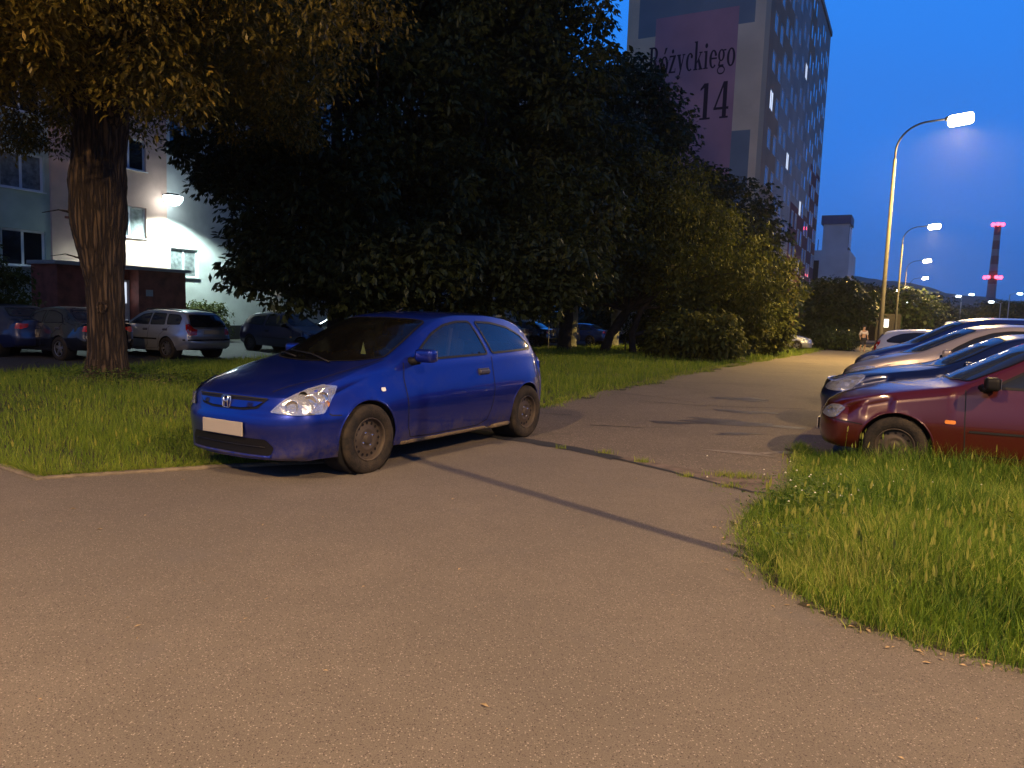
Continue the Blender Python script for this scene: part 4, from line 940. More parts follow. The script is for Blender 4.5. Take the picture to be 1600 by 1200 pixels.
M_BARK_P = mat('pale_bark', (.22, .22, .16), .95, var=.3, vscale=4, bump=1, bscale=12)

def leaf_cloud(name, centers, radii, per, size, aspect, m, parent, droop=.5, fan=1, flat=.75, tone_bias=0):
    """clumps of leaves: per leaves round each centre; fan > 1 makes palmate leaves"""
    C = np.repeat(np.asarray(centers), per, 0); R = np.repeat(np.asarray(radii), per); n = len(C)
    d = RNG.normal(0, 1, (n, 3)); d /= np.linalg.norm(d, axis=1)[:, None]; r = RNG.random(n)**.45
    P = C + d*(R*r)[:, None]*np.array([1, 1, flat])
    az = np.arctan2(d[:, 1], d[:, 0]) + RNG.normal(0, .8, n); el = RNG.normal(-droop, .45, n)
    s = size*RNG.uniform(.6, 1.35, n); ct = np.repeat(RNG.normal(.4+tone_bias, .16, len(centers)), per)
    Vs = []; tone = np.clip(ct + RNG.normal(0, .14, n), 0, 1); roll = RNG.uniform(-.9, .9, n)
    for k in range(fan):
        a = az + (k-(fan-1)/2)*.62
        ux, uy, uz = np.cos(a)*np.cos(el), np.sin(a)*np.cos(el), np.sin(el)
        # side vector, tilted by roll
        sx, sy, sz = -np.sin(a), np.cos(a), np.zeros(n); nx_, ny_, nz_ = -np.cos(a)*np.sin(el), -np.sin(a)*np.sin(el), np.cos(el)
        cr, sr = np.cos(roll), np.sin(roll); sx, sy, sz = sx*cr+nx_*sr, sy*cr+ny_*sr, sz*cr+nz_*sr
        V = np.zeros((n, 4, 3)); U_ = np.stack([ux, uy, uz], 1); S_ = np.stack([sx, sy, sz], 1)
        V[:, 0] = P; V[:, 1] = P + U_*(s*.55)[:, None] + S_*(s*aspect*.5)[:, None]; V[:, 2] = P + U_*s[:, None] + np.array([0, 0, -.12])*s[:, None]; V[:, 3] = P + U_*(s*.55)[:, None] - S_*(s*aspect*.5)[:, None]
        Vs.append(V)
    V = np.concatenate(Vs, 0).reshape(-1, 3); o = npmesh(name, V, np.arange(len(V)).reshape(-1, 4), m, parent)
    set_tone(o, np.tile(tone, fan), 4); return o

def crown_points(blobs, n, shell=.55):
    """clump centres in a union of ellipsoids (x,y,z,rx,ry,rz,weight), biased to the outside"""
    w = np.array([b[6] if len(b) > 6 else b[3]*b[4]*b[5] for b in blobs], float); w /= w.sum(); out = []
    for b, k in zip(blobs, RNG.multinomial(n, w)):
        d = RNG.normal(0, 1, (k, 3)); d /= np.linalg.norm(d, axis=1)[:, None]; r = shell + (1-shell)*RNG.random(k)**.6
        r *= 1 + .10*np.sin(d[:, 0]*7+b[0])*np.sin(d[:, 2]*6+b[1]) + .08*np.sin(d[:, 1]*9)
        out.append(np.array(b[:3]) + d*r[:, None]*np.array(b[3:6]))
    return np.concatenate(out)

def limbs(mb, base, pts, r0, n=None):
    base = Vector(base)
    for p in pts:
        p = Vector(p); d = p-base; k = 6; L = []
        off = Vector((random.uniform(-1, 1), random.uniform(-1, 1), random.uniform(-.2, .6)))*d.length*.10
        for i in range(k+1):
            t = i/k; L.append(base + d*t + off*math.sin(PI*t) + Vector((random.uniform(-1, 1), random.uniform(-1, 1), random.uniform(-1, 1)))*.02*d.length*(0 < i < k))
        mb.tube(L, [r0*(1-.85*i/k) for i in range(k+1)], 7, False)

def tree(name, label, base, trunk, blobs, clumps, per, size, m, bark, cr=.45, aspect=.4, droop=.5, fan=1, group=None, shell=.55, limb_n=12, limb_r=.09, fork=None, n_side=14, extra=None, cat='tree', flat=.75, tone_bias=0):
    """trunk: [(x,y,z,r), ...] relative to base; blobs relative too"""
    root = empty(name, base, 0, label, cat, group)
    mb = MB(); L = []; R = []
    for x, y, z, r in trunk: L.append(Vector((x, y, z))); R.append(r)
    # refine the trunk with small irregularities
    LL = []; RR = []
    for i in range(len(L)-1):
        nj = 14 if n_side > 30 else 5
        for j in range(nj):
            t = j/nj; LL.append(L[i].lerp(L[i+1], t)); RR.append((R[i]*(1-t)+R[i+1]*t)*(random.uniform(.96, 1.04) if n_side < 30 else random.uniform(.988, 1.012)))
    LL.append(L[-1]); RR.append(R[-1]); mb.tube(LL, RR, n_side)
    for i, v in enumerate(mb.v):
        x, y, z = v; th = math.atan2(y, x); k = 1+.05*math.sin(z*5+x*9)*math.sin(y*11+z*3)
        if n_side > 30: k += .028*abs(math.sin(th*11+1.4*math.sin(z*1.3)+.5*math.sin(z*4.1+th*3)))+.018*math.sin(th*23+z*2.2+math.sin(z*5))+ (.22*max(0, .5-z)/.5*abs(math.sin(th*2.5+.6)) if z < .5 else 0)
        mb.v[i] = v;  mb.v[i] = (x*k if abs(x) < 1.5 else x, y*k if abs(y) < 1.5 else y, z)
    t_o = mb.build('trunk', bark, root, True)
    C = crown_points(blobs, clumps, shell)
    lm = MB(); f = Vector(fork if fork else trunk[-1][:3])
    limbs(lm, f, [C[i] for i in RNG.choice(len(C), limb_n, replace=False)], limb_r)
    for x in (extra or []): lm.tube([Vector(p) for p in x[0]], x[1], 8, False)
    lm.build('limbs', bark, root, True)
    leaf_cloud('crown', C, RNG.uniform(.6, 1.3, len(C))*cr, per, size, aspect, m, root, droop, fan, flat, tone_bias)
    return root

def ell(x, y, z, rx, ry, rz, w=None): return (x, y, z, rx, ry, rz) + ((w,) if w else ())
# the big tree on the left: base measured on the lawn
TA = lane(-12.9, 8.3); TA.z = ground_h(-12.9, 8.3)-.05
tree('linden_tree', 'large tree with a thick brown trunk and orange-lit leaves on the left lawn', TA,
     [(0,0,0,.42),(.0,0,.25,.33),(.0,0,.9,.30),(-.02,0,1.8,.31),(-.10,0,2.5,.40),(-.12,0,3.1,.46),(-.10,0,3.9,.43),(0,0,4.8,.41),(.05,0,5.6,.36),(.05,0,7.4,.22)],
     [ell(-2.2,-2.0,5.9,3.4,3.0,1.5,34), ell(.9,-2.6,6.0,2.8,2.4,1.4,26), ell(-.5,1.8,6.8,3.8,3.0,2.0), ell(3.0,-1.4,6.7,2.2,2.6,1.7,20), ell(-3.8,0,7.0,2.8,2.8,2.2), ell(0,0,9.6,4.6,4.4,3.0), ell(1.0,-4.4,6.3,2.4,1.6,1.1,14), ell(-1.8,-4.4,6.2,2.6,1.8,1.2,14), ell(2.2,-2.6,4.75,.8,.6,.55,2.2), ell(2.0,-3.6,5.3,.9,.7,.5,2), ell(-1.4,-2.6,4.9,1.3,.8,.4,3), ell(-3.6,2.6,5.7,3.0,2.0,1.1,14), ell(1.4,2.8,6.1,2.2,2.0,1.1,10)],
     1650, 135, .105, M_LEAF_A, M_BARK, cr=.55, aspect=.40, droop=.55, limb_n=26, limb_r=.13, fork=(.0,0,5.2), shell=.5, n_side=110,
     extra=[([(.0,0,4.3),(-.9,-.4,5.6),(-2.6,-1.3,6.6)],[.2,.14,.05]), ([(.0,0,4.3),(1.0,-.6,5.8),(2.8,-1.6,7.2)],[.22,.15,.05]), ([(-.42,-.2,3.0),(-.62,-.35,3.03),(-.85,-.45,2.96)],[.03,.012,.006]), ([(-.3,-.2,2.2),(-.55,-.3,2.27),(-.75,-.4,2.22)],[.018,.01,.005])])
mb = MB(); kn = TA + Vector((.08, -.31, 1.35)); mb.tube([kn + Vector((.075*math.cos(t)*(1+.12*math.sin(3*t)), .0, .085*math.sin(t))) for t in np.linspace(0, 2*PI, 25)], [.026+.008*math.sin(k*1.7) for k in range(25)], 8, False)
ro = [o for o in COL.objects if o.name == 'linden_tree'][0]; k_ = mb.build('knot', M_BARK, ro, True); k_.location = -TA

# chestnuts at the edge of the lawn: dense dark crowns reaching almost to the ground
def chestnut(label, a, s, blobs, clumps, per, bark=M_BARK_D, tr=.26, size=.20, h=4.0, **kw):
    b = lane(a, s, ground_h(a, s)-.05)
    return tree('chestnut_tree', label, b, [(0,0,0,tr*1.5),(0,0,.4,tr*1.1),(.05,0,1.4,tr),(.0,.05,h,tr*.9),(0,0,h+4,tr*.5)], blobs, clumps, per, size, M_LEAF_B, bark, aspect=.42, droop=.55, fan=3, group='chestnut trees along the car park', fork=(0,0,2.6), **kw)
chestnut('tall dark chestnut with foliage spreading in front of the bright facade', -15.2, 16.9, [ell(0,0,8.5,4.6,4.6,5.0), ell(-.5,-1.5,4.5,2.6,2.4,2.0), ell(1.0,-2.4,2.75,3.4,2.0,1.25,34), ell(-2.6,-1,5.6,1.6,1.4,1.0,2.5), ell(1.6,-1.8,4.3,3.0,2.7,2.2), ell(2.6,1.5,4.2,2.6,2.6,2.4), ell(0,0,12.5,4.6,4.6,4), ell(-3.6,-.5,9.6,3.2,3,3.4), ell(-4.2,0,13.5,3.2,3,3.4), ell(-4.4,.5,8.0,1.8,1.8,1.2)], 1350, 50, cr=.62, limb_n=22)
chestnut('tallest dark chestnut behind the blue hatchback roof', -13.3, 21.2, [ell(0,0,9.5,4.9,4.9,5.5), ell(0,-2.6,4.3,3.6,2.4,2.2), ell(2.4,-1,4.6,2.8,2.8,2.4), ell(-2.2,-1.6,4.6,2.6,2.6,2.3), ell(.1,0,14.5,4.1,4.4,4.5), ell(-2,2,15.5,4.2,4.2,4.5), ell(2.0,.6,10.5,2.6,2.6,5.0), ell(0,-3.0,2.7,4.2,2.0,1.35,48), ell(-2.6,-1,12,3,3,4.5)], 1700, 50, cr=.66, limb_n=24)
chestnut('dark chestnut with a slim trunk between the tall chestnut and the bush', -12.4, 27.5, [ell(-.6,0,6.4,4.2,4.0,3.2), ell(0,-1.5,3.8,3.6,2.6,1.8), ell(-2.2,0,9.2,3.2,3.2,3.0), ell(2.0,.6,6.2,2.2,2.2,1.8)], 900, 50, cr=.66, limb_n=16)
chestnut('chestnut with a pale trunk nearer the blue hatchback', -15.6, 35.5, [ell(-.4,0,7.6,4.4,4.4,3.8), ell(0,-1,4.4,4.6,4,2.0), ell(-2.6,0,12,3.0,3.2,3.4)], 560, 38, bark=M_BARK_P, tr=.24, size=.26, cr=.8)
chestnut('chestnut with a pale trunk farther along the lawn', -15.0, 40.2, [ell(-.5,0,8.6,4.8,4.8,4.0), ell(0,-1,4.6,4.8,4,2.0), ell(-.3,0,12.3,3.6,3.8,3.2), ell(2.0,0,11.6,2.3,2.4,2.6), ell(.5,0,13.6,3.2,3.2,2.8)], 560, 38, bark=M_BARK_P, tr=.27, size=.28, cr=.85)
chestnut('dark rounded chestnut in front of the painted tower block gable', -12.8, 48.5, [ell(0,0,7.4,5.4,5.4,4.2), ell(1.2,0,4.6,4.8,5,2.6), ell(-2.0,0,9.2,4.0,4.2,2.6)], 600, 38, tr=.3, size=.30, cr=.95)
# trees closing the view behind the car park
for k, (a, s, r, h) in enumerate(((-23, 66, 6, 9), (-15, 70, 6, 9.5), (-31, 74, 7, 10), (-19, 80, 7, 10), (-9.5, 84, 5, 7.5))):
    b = lane(a, s, ground_h(a, s)); tree('deciduous_tree', 'dark tree behind the far end of the car park', b, [(0,0,0,.25),(0,0,h*.3,.2),(0,0,h*.6,.1)], [ell(0,0,h*.5,r,r,h*.42), ell(0,0,h*.22,r,r*.8,h*.2)], 220, 34, .5, M_LEAF_F, M_BARK_D, cr=r*.2, limb_n=6, limb_r=.08, group='dark trees closing the far end of the car park', aspect=.6)
# leaning fruit tree and lit bush beside the lane
b = lane(-10.3, 28.3, -.02)
tree('leaning_tree', 'leaning low tree with crooked stems and yellow-lit leaves beside the lane', b,
     [(-.6,.2,0,.20),(-.35,.1,.8,.17),(.2,0,1.7,.16),(1.0,-.2,2.6,.13),(1.9,-.3,3.6,.09)],
     [ell(-.6,0,4.9,4.0,3.2,2.3), ell(2.3,-.2,4.1,3.2,3.0,2.1), ell(.3,0,6.2,3.4,3.0,1.8), ell(4.7,0,3.0,2.3,2.6,1.7), ell(-3.2,0,3.6,2.0,2.2,1.6), ell(3.6,-1.2,2.4,2.4,1.8,1.2)],
     900, 50, .17, M_LEAF_C, M_BARK_D, cr=.55, aspect=.45, droop=.7, limb_n=34, limb_r=.07, fork=(.2,0,1.7), shell=.35,
     extra=[([(.5,-.2,0),(.45,-.2,.8),(.8,-.1,1.8),(1.8,0,3.0)],[.15,.13,.11,.07]), ([(.45,-.2,.7),(1.6,-.3,1.1),(3.0,-.5,1.9)],[.09,.07,.04]), ([(-.5,.1,.5),(-.1,.2,.9),(.6,.3,2.0)],[.1,.09,.06])])
def bush(label, a, s, rx, rz, clumps, per, size, m=M_LEAF_C, z=None, ry=None, name='bush', group=None, **kw):
    b = lane(a, s, ground_h(a, s)); ry = ry or rx*.8
    return tree(name, label, b, [(0,0,0,.05),(0,0,rz*.8,.03)], [ell(0,0,rz*.95,rx,ry,rz)], clumps, per, size, m, M_BARK_D, cr=.38, aspect=.5, shell=.4, limb_n=14, limb_r=.03, fork=(0,0,.1), cat='bush', group=group, **kw)
bush('broad-leaved bush spilling onto the lane edge under the leaning tree', -6.7, 26.3, 1.7, .95, 190, 44, .20)
bush('yellow-lit tall bush at the lane edge farthest right below the leaning tree', -6.9, 31.0, 2.0, 1.5, 280, 48, .20)
bush('low shadowed bush behind the stems of the leaning tree', -9.2, 31.5, 1.9, 1.3, 190, 44, .18)
bush('clipped dark hedge bush at the end of the lane by the pale car', -4.6, 57.0, 1.7, .8, 150, 44, .18, M_LEAF_F)
bush('yellow-green bush at the lane edge just before the pale silver car', -6.5, 36.3, 1.7, 1.5, 230, 46, .20)
bush('dark bush right of the pale silver car at the lane end', -5.6, 62.5, 2.4, 1.5, 190, 44, .20, M_LEAF_F)
bush('bright green shrub beside the red entrance porch', -26.3, 21.3, .85, .85, 100, 44, .14, M_LEAF_C)
bush('bright green shrub against the white facade right of the first shrub', -26.2, 25.6, 1.1, .72, 110, 44, .14, M_LEAF_C)
bush('leafy shrub hanging in at the left edge before the windows', -24.0, 12.0, 1.0, 1.5, 120, 44, .14, M_LEAF_C)
def far_tree(label, x, y, r, h, clumps=170, per=34, m=M_LEAF_F, size=.45, group='distant trees at the end of the street', low=.28):
    return tree('deciduous_tree', label, (x, y, 0), [(0,0,0,.22),(0,0,h*.3,.18),(0,0,h*.6,.1)], [ell(0,0,h*.60,r,r,h*.38), ell(r*.3,0,h*.45,r*.85,r,h*low), ell(-r*.35,.2,h*.5,r*.7,r*.8,h*.3)], clumps, per, size, m, M_BARK_D, cr=r*.22, limb_n=8, limb_r=.08, group=group, droop=.4, aspect=.6)
far_tree('slim dark tree in front of the grey stepped block', 25.6, 58.0, 2.3, 5.3, 230, 40, size=.34)
far_tree('dark tree left of the nearest street lamp pole', 42.7, 90.0, 3.4, 6.6)
far_tree('dark tree touching the grey stepped block on its right', 48.6, 105.0, 3.0, 7.0)
far_tree('wide dark tree right behind the nearest lamp pole', 40.7, 80.0, 3.4, 5.6, 260)
far_tree('dark tree behind the second lamp pole', 53.2, 100.0, 4.0, 7.0)
far_tree('round dark tree standing between the lamps and the chimney', 66.4, 120.0, 4.6, 7.4)
far_tree('low tree below the dim white lamp', 81.7, 140.0, 6, 5.5)
far_tree('low tree left of the chimney foot', 92.3, 150.0, 7, 6.0)
far_tree('taller dark tree at the chimney foot', 96.5, 150.0, 6.5, 7.4, 230)
far_tree('tree lit green by a lamp at the right edge', 87.0, 130.0, 5.0, 6.6, 230, m=M_LEAF_C)
far_tree('dark tree at the right border behind the cars', 96.7, 140.0, 6, 6.5)

# ============================================================ buildings
M_WALLW = mat('white_render', (.55, .58, .55), .85, var=.12, vscale=1.2, bump=.3, bscale=80)
M_WALLG = mat('pale_green_render', (.42, .50, .42), .85, var=.10, vscale=1.2, bump=.3, bscale=80)
M_PINK = mat('pink_render', (.58, .40, .32), .85, var=.10, vscale=1.2, bump=.3, bscale=80)
M_BRICKRED = mat('brown_red_cladding', (.26, .07, .045), .7, var=.3, vscale=3)
M_FRAME = mat('white_window_frame', (.72, .74, .76), .4)
M_PANE = mat('dark_pane', (.015, .02, .025), .05, coat=1)
M_CURT = mat('curtained_pane', (.18, .20, .20), .3, coat=.6, var=.4, vscale=6)
M_LITW = mat('lit_window', (.8, .8, .7), .4, emit=(1, .85, .62), estr=1.1)
M_LITB = mat('lit_window_cool', (.8, .8, .8), .4, emit=(.75, .85, 1), estr=1.0)
M_SILL = mat('metal_sill', (.5, .52, .54), .4, metal=.5)
M_DARK = mat('dark_opening', (.01, .01, .012), .8)

def wall_holes(mb, x0, x1, z0, z1, holes, y=0, depth=.15):
    """front wall in the local x-z plane at y (outside = -y) with recessed openings"""
    xs = sorted(set([x0, x1] + [h[0] for h in holes] + [h[1] for h in holes])); zs = sorted(set([z0, z1] + [h[2] for h in holes] + [h[3] for h in holes]))
    xs = [x for x in xs if x0 <= x <= x1]; zs = [z for z in zs if z0 <= z <= z1]
    for i in range(len(xs)-1):
        for j in range(len(zs)-1):
            cx, cz = (xs[i]+xs[i+1])/2, (zs[j]+zs[j+1])/2
            if any(h[0] < cx < h[1] and h[2] < cz < h[3] for h in holes): continue
            mb.add([(xs[i], y, zs[j]), (xs[i+1], y, zs[j]), (xs[i+1], y, zs[j+1]), (xs[i], y, zs[j+1])], [(0, 1, 2, 3)])
    for a, b, c, d in holes:
        mb.add([(a, y, c), (b, y, c), (b, y, d), (a, y, d), (a, y+depth, c), (b, y+depth, c), (b, y+depth, d), (a, y+depth, d)], [(0, 4, 5, 1), (1, 5, 6, 2), (2, 6, 7, 3), (3, 7, 4, 0)])

def window(parent, a, b, c, d, y=0, depth=.12, pane=None, sill=True, mull=(.5,), fr=.07, frame_m=None):
    w = MB(); yy = y+depth
    w.box(a, b, yy-.03, yy+.02, c, c+fr); w.box(a, b, yy-.03, yy+.02, d-fr, d); w.box(a, a+fr, yy-.03, yy+.02, c+fr, d-fr); w.box(b-fr, b, yy-.03, yy+.02, c+fr, d-fr)
    for k in mull: x = a+(b-a)*k; w.box(x-fr*.55, x+fr*.55, yy-.028, yy+.02, c+fr, d-fr)
    if sill: w.box(a-.05, b+.05, y-.07, yy-.032, c-.03, c+.001)
    f = w.build('window', frame_m or M_FRAME, parent)
    MB().add([(a+.02, yy, c+.02), (b-.02, yy, c+.02), (b-.02, yy, d-.02), (a+.02, yy, d-.02)], [(0, 1, 2, 3)]).build('pane', pane or M_PANE, f)
    return f

# ---- apartment block on the left, its facade runs parallel to the lane
blk = empty('apartment_block', lane(-28, 0), YAW_U, 'pale apartment block with pink entrance section lit by a white lamp', 'apartment block')
H = 33.0; Z0 = -.3
wins = []
floors = [2.45+2.7*k for k in range(10)]
def hole(a, b, c, h=1.25): return (a, b, c, c+h)
LEFT = [hole(a, a+1.5, f, 1.3) for f in floors[:6] for a in (5.0, 9.2, 14.3)]
PINK = [hole(16.75, 17.5, 3.8+2.7*k, 1.3) for k in range(5)] + [hole(18.4, 19.8, 3.9+2.7*k, 1.25) for k in range(6)]
RIGHT = [hole(20.95, 22.35, f, 1.22) for f in floors[:8] if abs(f-5.15) > .3] + [hole(a, a+1.5, f, 1.25) for f in floors[:4] for a in (25.6, 29.4, 34.0, 38.5, 43.0, 48.0, 53.0)] + [hole(a, a+1.5, f, 1.25) for f in floors[4:9] for a in (25.6, 29.4)]
for nm, x0, x1, m_, hs, y in (('green_wall', 2.0, 15.98, M_WALLG, LEFT, .10), ('pink_wall', 15.98, 20.75, M_PINK, PINK, 0), ('white_wall', 20.75, 58, M_WALLW, RIGHT, .06)):
    m = MB(); wall_holes(m, x0, x1, Z0, H, hs, y, .16)
    if nm == 'pink_wall': m.add([(x0, 0, Z0), (x0, 0, H), (x0, .10, H), (x0, .10, Z0)], [(0, 1, 2, 3)]); m.add([(x1, 0, Z0), (x1, .06, Z0), (x1, .06, H), (x1, 0, H)], [(0, 1, 2, 3)])
    m.build(nm, m_, blk)
    for i, (a, b, c, d) in enumerate(hs):
        lit = None
        if nm == 'white_wall' and ((a == 25.6 and abs(c-floors[7]) < .1) or (a == 20.95 and abs(c-floors[6]) < .1)): lit = M_LITW
        if nm == 'white_wall' and a == 20.95 and c < 3: lit = M_CURT
        window(blk, a, b, c, d, y, .13, lit or (M_CURT if (i*7) % 5 == 0 else M_PANE), mull=(.5,) if b-a > 1 else (), fr=.075)
m = MB(); m.box(2.0, 58, .45, 12, Z0, H-.2); m.build('core', M_WALLW, blk)
m = MB(); m.box(1.8, 58.2, -.2, 12.2, H, H+.3); m.build('roof', M_SILL, blk)
m = MB(); m.box(2.0, 15.9, .03, .09, Z0, .35); m.box(20.8, 58, -.03, .05, Z0, .35); m.build('plinth', M_DARK, blk)
# entrance porch
po = MB(); po.box(15.2, 17.1, -1.6, -.003, Z0, 2.55); po.box(18.3, 20.4, -1.6, -.003, Z0, 2.55); po.box(17.1, 18.3, -1.0, -.003, Z0, 2.55); po.build('porch', M_BRICKRED, blk)
m = MB(); m.box(15.05, 20.55, -1.75, -.004, 2.553, 2.68); m.build('porch_roof', mat('porch_roof_edge', (.35, .33, .32), .6), blk)
d_ = MB(); d_.box(17.12, 18.28, -1.06, -1.005, -.2, 2.15); do = d_.build('entrance_door', M_FRAME, blk)
MB().box(17.25, 18.15, -1.075, -1.065, 1.25, 2.05).build('door_pane', M_LITB, do)
MB().box(18.6, 18.9, -1.612, -1.602, 1.55, 1.8).build('notice_plate', M_SILL, blk)
# the cold white lamp on the wall, lit
wl_ = tag(empty('wall_lamp', lane(-28, 20.55, 5.55), YAW_U), 'bright cold white wall lamp on the pink and white facade', 'wall lamp')
MB().tube([(0, 0, .25), (0, -.35, .32), (0, -.55, .25)], .03, 8).build('bracket', M_BLACK, wl_)
MB().rbox((0, -.66, .22), (.34, .34, .12), .03).build('lamp_housing', M_BLACK, wl_, True)
bl = MB(); bl.lathe([(.001, -.36), (.22, -.31), (.37, -.12), (.38, .03), (.001, .035)], 20, Matrix.Translation((0, -.66, .14)) @ Matrix.Rotation(PI/2, 4, 'X')); bl.build('lamp_glass', mat('white_led', (1, 1, 1), .5, emit=(.80, .96, 1), estr=14), wl_, True)
def light(name, loc, col, power, r, parent=None, typ='POINT', **kw):
    l = bpy.data.lights.new(name, typ); l.color = col; l.energy = power
    if typ == 'POINT': l.shadow_soft_size = r
    if typ == 'SPOT': l.shadow_soft_size = r; l.spot_size = kw.get('size', 2.6); l.spot_blend = kw.get('blend', .5)
    o = bpy.data.objects.new(name, l); COL.objects.link(o); o.location = loc
    if parent: o.parent = parent
    return o
lo_ = light('lamp_light', (0, -.95, -.16), (.76, 1.0, .96), 2300, .15, wl_, 'SPOT', size=2.45, blend=.35); lo_.location.y = -1.15; lo_.location.z = -.30
for (a, s, z) in ((-27.86, 16.5, 4.35),):
    g = empty('metal_bracket', lane(a, s, z), YAW_U, 'small brown metal bracket on the pink wall left of the trunk', 'bracket')
    MB().rbox((0, -.05, 0), (.30, .06, .09), .02).build('bracket_plate', M_BRICKRED, g)

# ---- tower block with the painted gable
TOW = lane(-10.5, 56.7)
M_TW = mat('tower_cream', (.66, .56, .38), .9, var=.12, vscale=.25, bump=.1, bscale=30)
M_TB = mat('tower_blue_panel', (.20, .25, .27), .9, var=.1, vscale=.3)
M_TP = mat('tower_purple_panel', (.42, .24, .27), .9, var=.1, vscale=.3)
M_TO = mat('tower_ochre_panel', (.34, .22, .12), .9, var=.12, vscale=.3)
M_TG = mat('tower_grey_panel', (.34, .31, .27), .9, var=.12, vscale=.3)
M_TR = mat('tower_red_panel', (.15, .045, .04), .9, var=.15, vscale=.3)
M_TWF = mat('tower_window_frame', (.42, .42, .42), .5)
M_LETTER = mat('painted_letters', (.03, .012, .02), .8)
M_WTOW = mat('tower_pane', (.22, .23, .25), .2, coat=.8, var=.35, vscale=.8)
tow = empty('tower_block', TOW, YAW_U, 'tall tower block with a purple painted gable reading Różyckiego 14', 'tower block')
TH = 34.0; TL = 36.5; TWD = 10.8
wn_ = []
pairs = [(2.0, 4.6, 0), (7.0, 9.2, 1.4), (11.5, 13.8, .15), (16.6, 19.0, 1.5), (21.3, 23.4, .3), (25.6, 27.6, 1.6), (29.6, 31.4, .4), (33.4, 35.0, 1.7)]
for (a, b, dz) in pairs:
    for k in range(12):
        z = .5 + 2.8*k + dz
        if 3.0 < z+1.5 < TH-.5:
            wn_.append((a-.1, a+1.3, z, z+1.5)); wn_.append((b-.1, b+1.3, z, z+1.5))
m = MB(); wall_holes(m, 0, TL, 0, TH, wn_, 0, .06); m.build('long_wall', M_TG, tow)
# coloured render fields stand 3 mm proud between the windows
def field(mat_, x0, x1, z0, z1, nm):
    hs = [w for w in wn_ if w[1] > x0 and w[0] < x1 and w[3] > z0 and w[2] < z1]
    hs = [(max(x0, a), min(x1, b), max(z0, c), min(z1, d)) for a, b, c, d in hs]; m = MB(); wall_holes(m, x0, x1, z0, z1, hs, -.003, .003); m.build(nm, mat_, tow)
field(M_TO, .0, 6.0, 9.0, TH, 'ochre_field'); field(M_TO, 6.0, 10.5, 22.4, TH, 'ochre_field'); field(M_TR, 15.5, TL, 0, 12.5, 'red_field'); field(M_TR, 27.5, TL, 12.5, 18.2, 'red_field'); field(M_TO, 20, 24.5, 26, TH, 'ochre_field')
lit_set = {(7, None)}
tower_count = 0
def near_w(x, z, tx, tz): return abs(x-tx) < .8 and abs(z-tz) < .9
litpos = [(2.0, 19.0), (19.0, 24.9), (11.5, 16.9), (23.4, 13.9), (33.4, 30.9), (35.0, 13.9), (9.2, 33.0)]
litpos = [(2.2, 19.3), (19.4, 25.0), (11.9, 16.5), (22.6, 14.0), (34.0, 30.6), (34.8, 14.0), (21.5, 33.0), (13.8, 30.8)]
wn_.sort(key=lambda w: w[0])
rest = MB(); rest_p = MB()
for i, (a, b, c, d) in enumerate(wn_):
    pane = M_WTOW
    for lx, lz in litpos:
        if abs((a+b)/2-lx) < 1.1 and abs((c+d)/2-lz) < 1.3: pane = (M_LITB if lz < 28 else M_LITW); break
    if tower_count < 96: window(tow, a, b, c, d, 0, .045, pane, sill=False, mull=(.5,), fr=.08, frame_m=M_TWF); tower_count += 1
    else:
        rest.box(a, b, .02, .055, c, c+.08); rest.box(a, b, .02, .055, d-.08, d); rest.box(a, a+.08, .02, .055, c+.08, d-.08); rest.box(b-.08, b, .02, .055, c+.08, d-.08)
        rest_p.add([(a, .045, c), (b, .045, c), (b, .045, d), (a, .045, d)], [(0, 1, 2, 3)])
r_ = rest.build('window_frames', M_TWF, tow); tag(r_, kind='stuff'); q_ = rest_p.build('window_panes', M_WTOW, tow); tag(q_, kind='stuff')
m = MB(); m.box(0.002, TL, .2, TWD, 0, TH-.15); m.add([(0, 0, 0), (0, 0, TH), (0, TWD, TH), (0, TWD, 0)], [(0, 1, 2, 3)]); m.add([(TL, 0, 0), (TL, 0, TH), (TL, .2, TH), (TL, .2, 0)], [(0, 3, 2, 1)]); m.build('gable_wall', M_TW, tow)
m = MB(); m.box(-.15, TL+.15, -.15, TWD+.15, TH, TH+.5); m.build('roof_parapet', M_TG, tow)
# the gable is the local plane x=0 seen from -x; its local y runs left in the picture
def gfield(nm, mat_, y0, y1, z0, z1, off): MB().add([(-off, y0, z0), (-off, y1, z0), (-off, y1, z1), (-off, y0, z1)], [(0, 3, 2, 1)]).build(nm, mat_, tow)
gfield('blue_field', M_TB, 1.1, 9.9, 23.0, 29.5, .003); gfield('purple_field', M_TP, 2.25, 8.5, 9.0, 24.3, .006); gfield('blue_field', M_TB, .9, 2.25, 9.5, 15.4, .003)
gfield('pale_band', mat('tower_light_band', (.40, .38, .30), .9), .0, .35, 0, TH, .003)
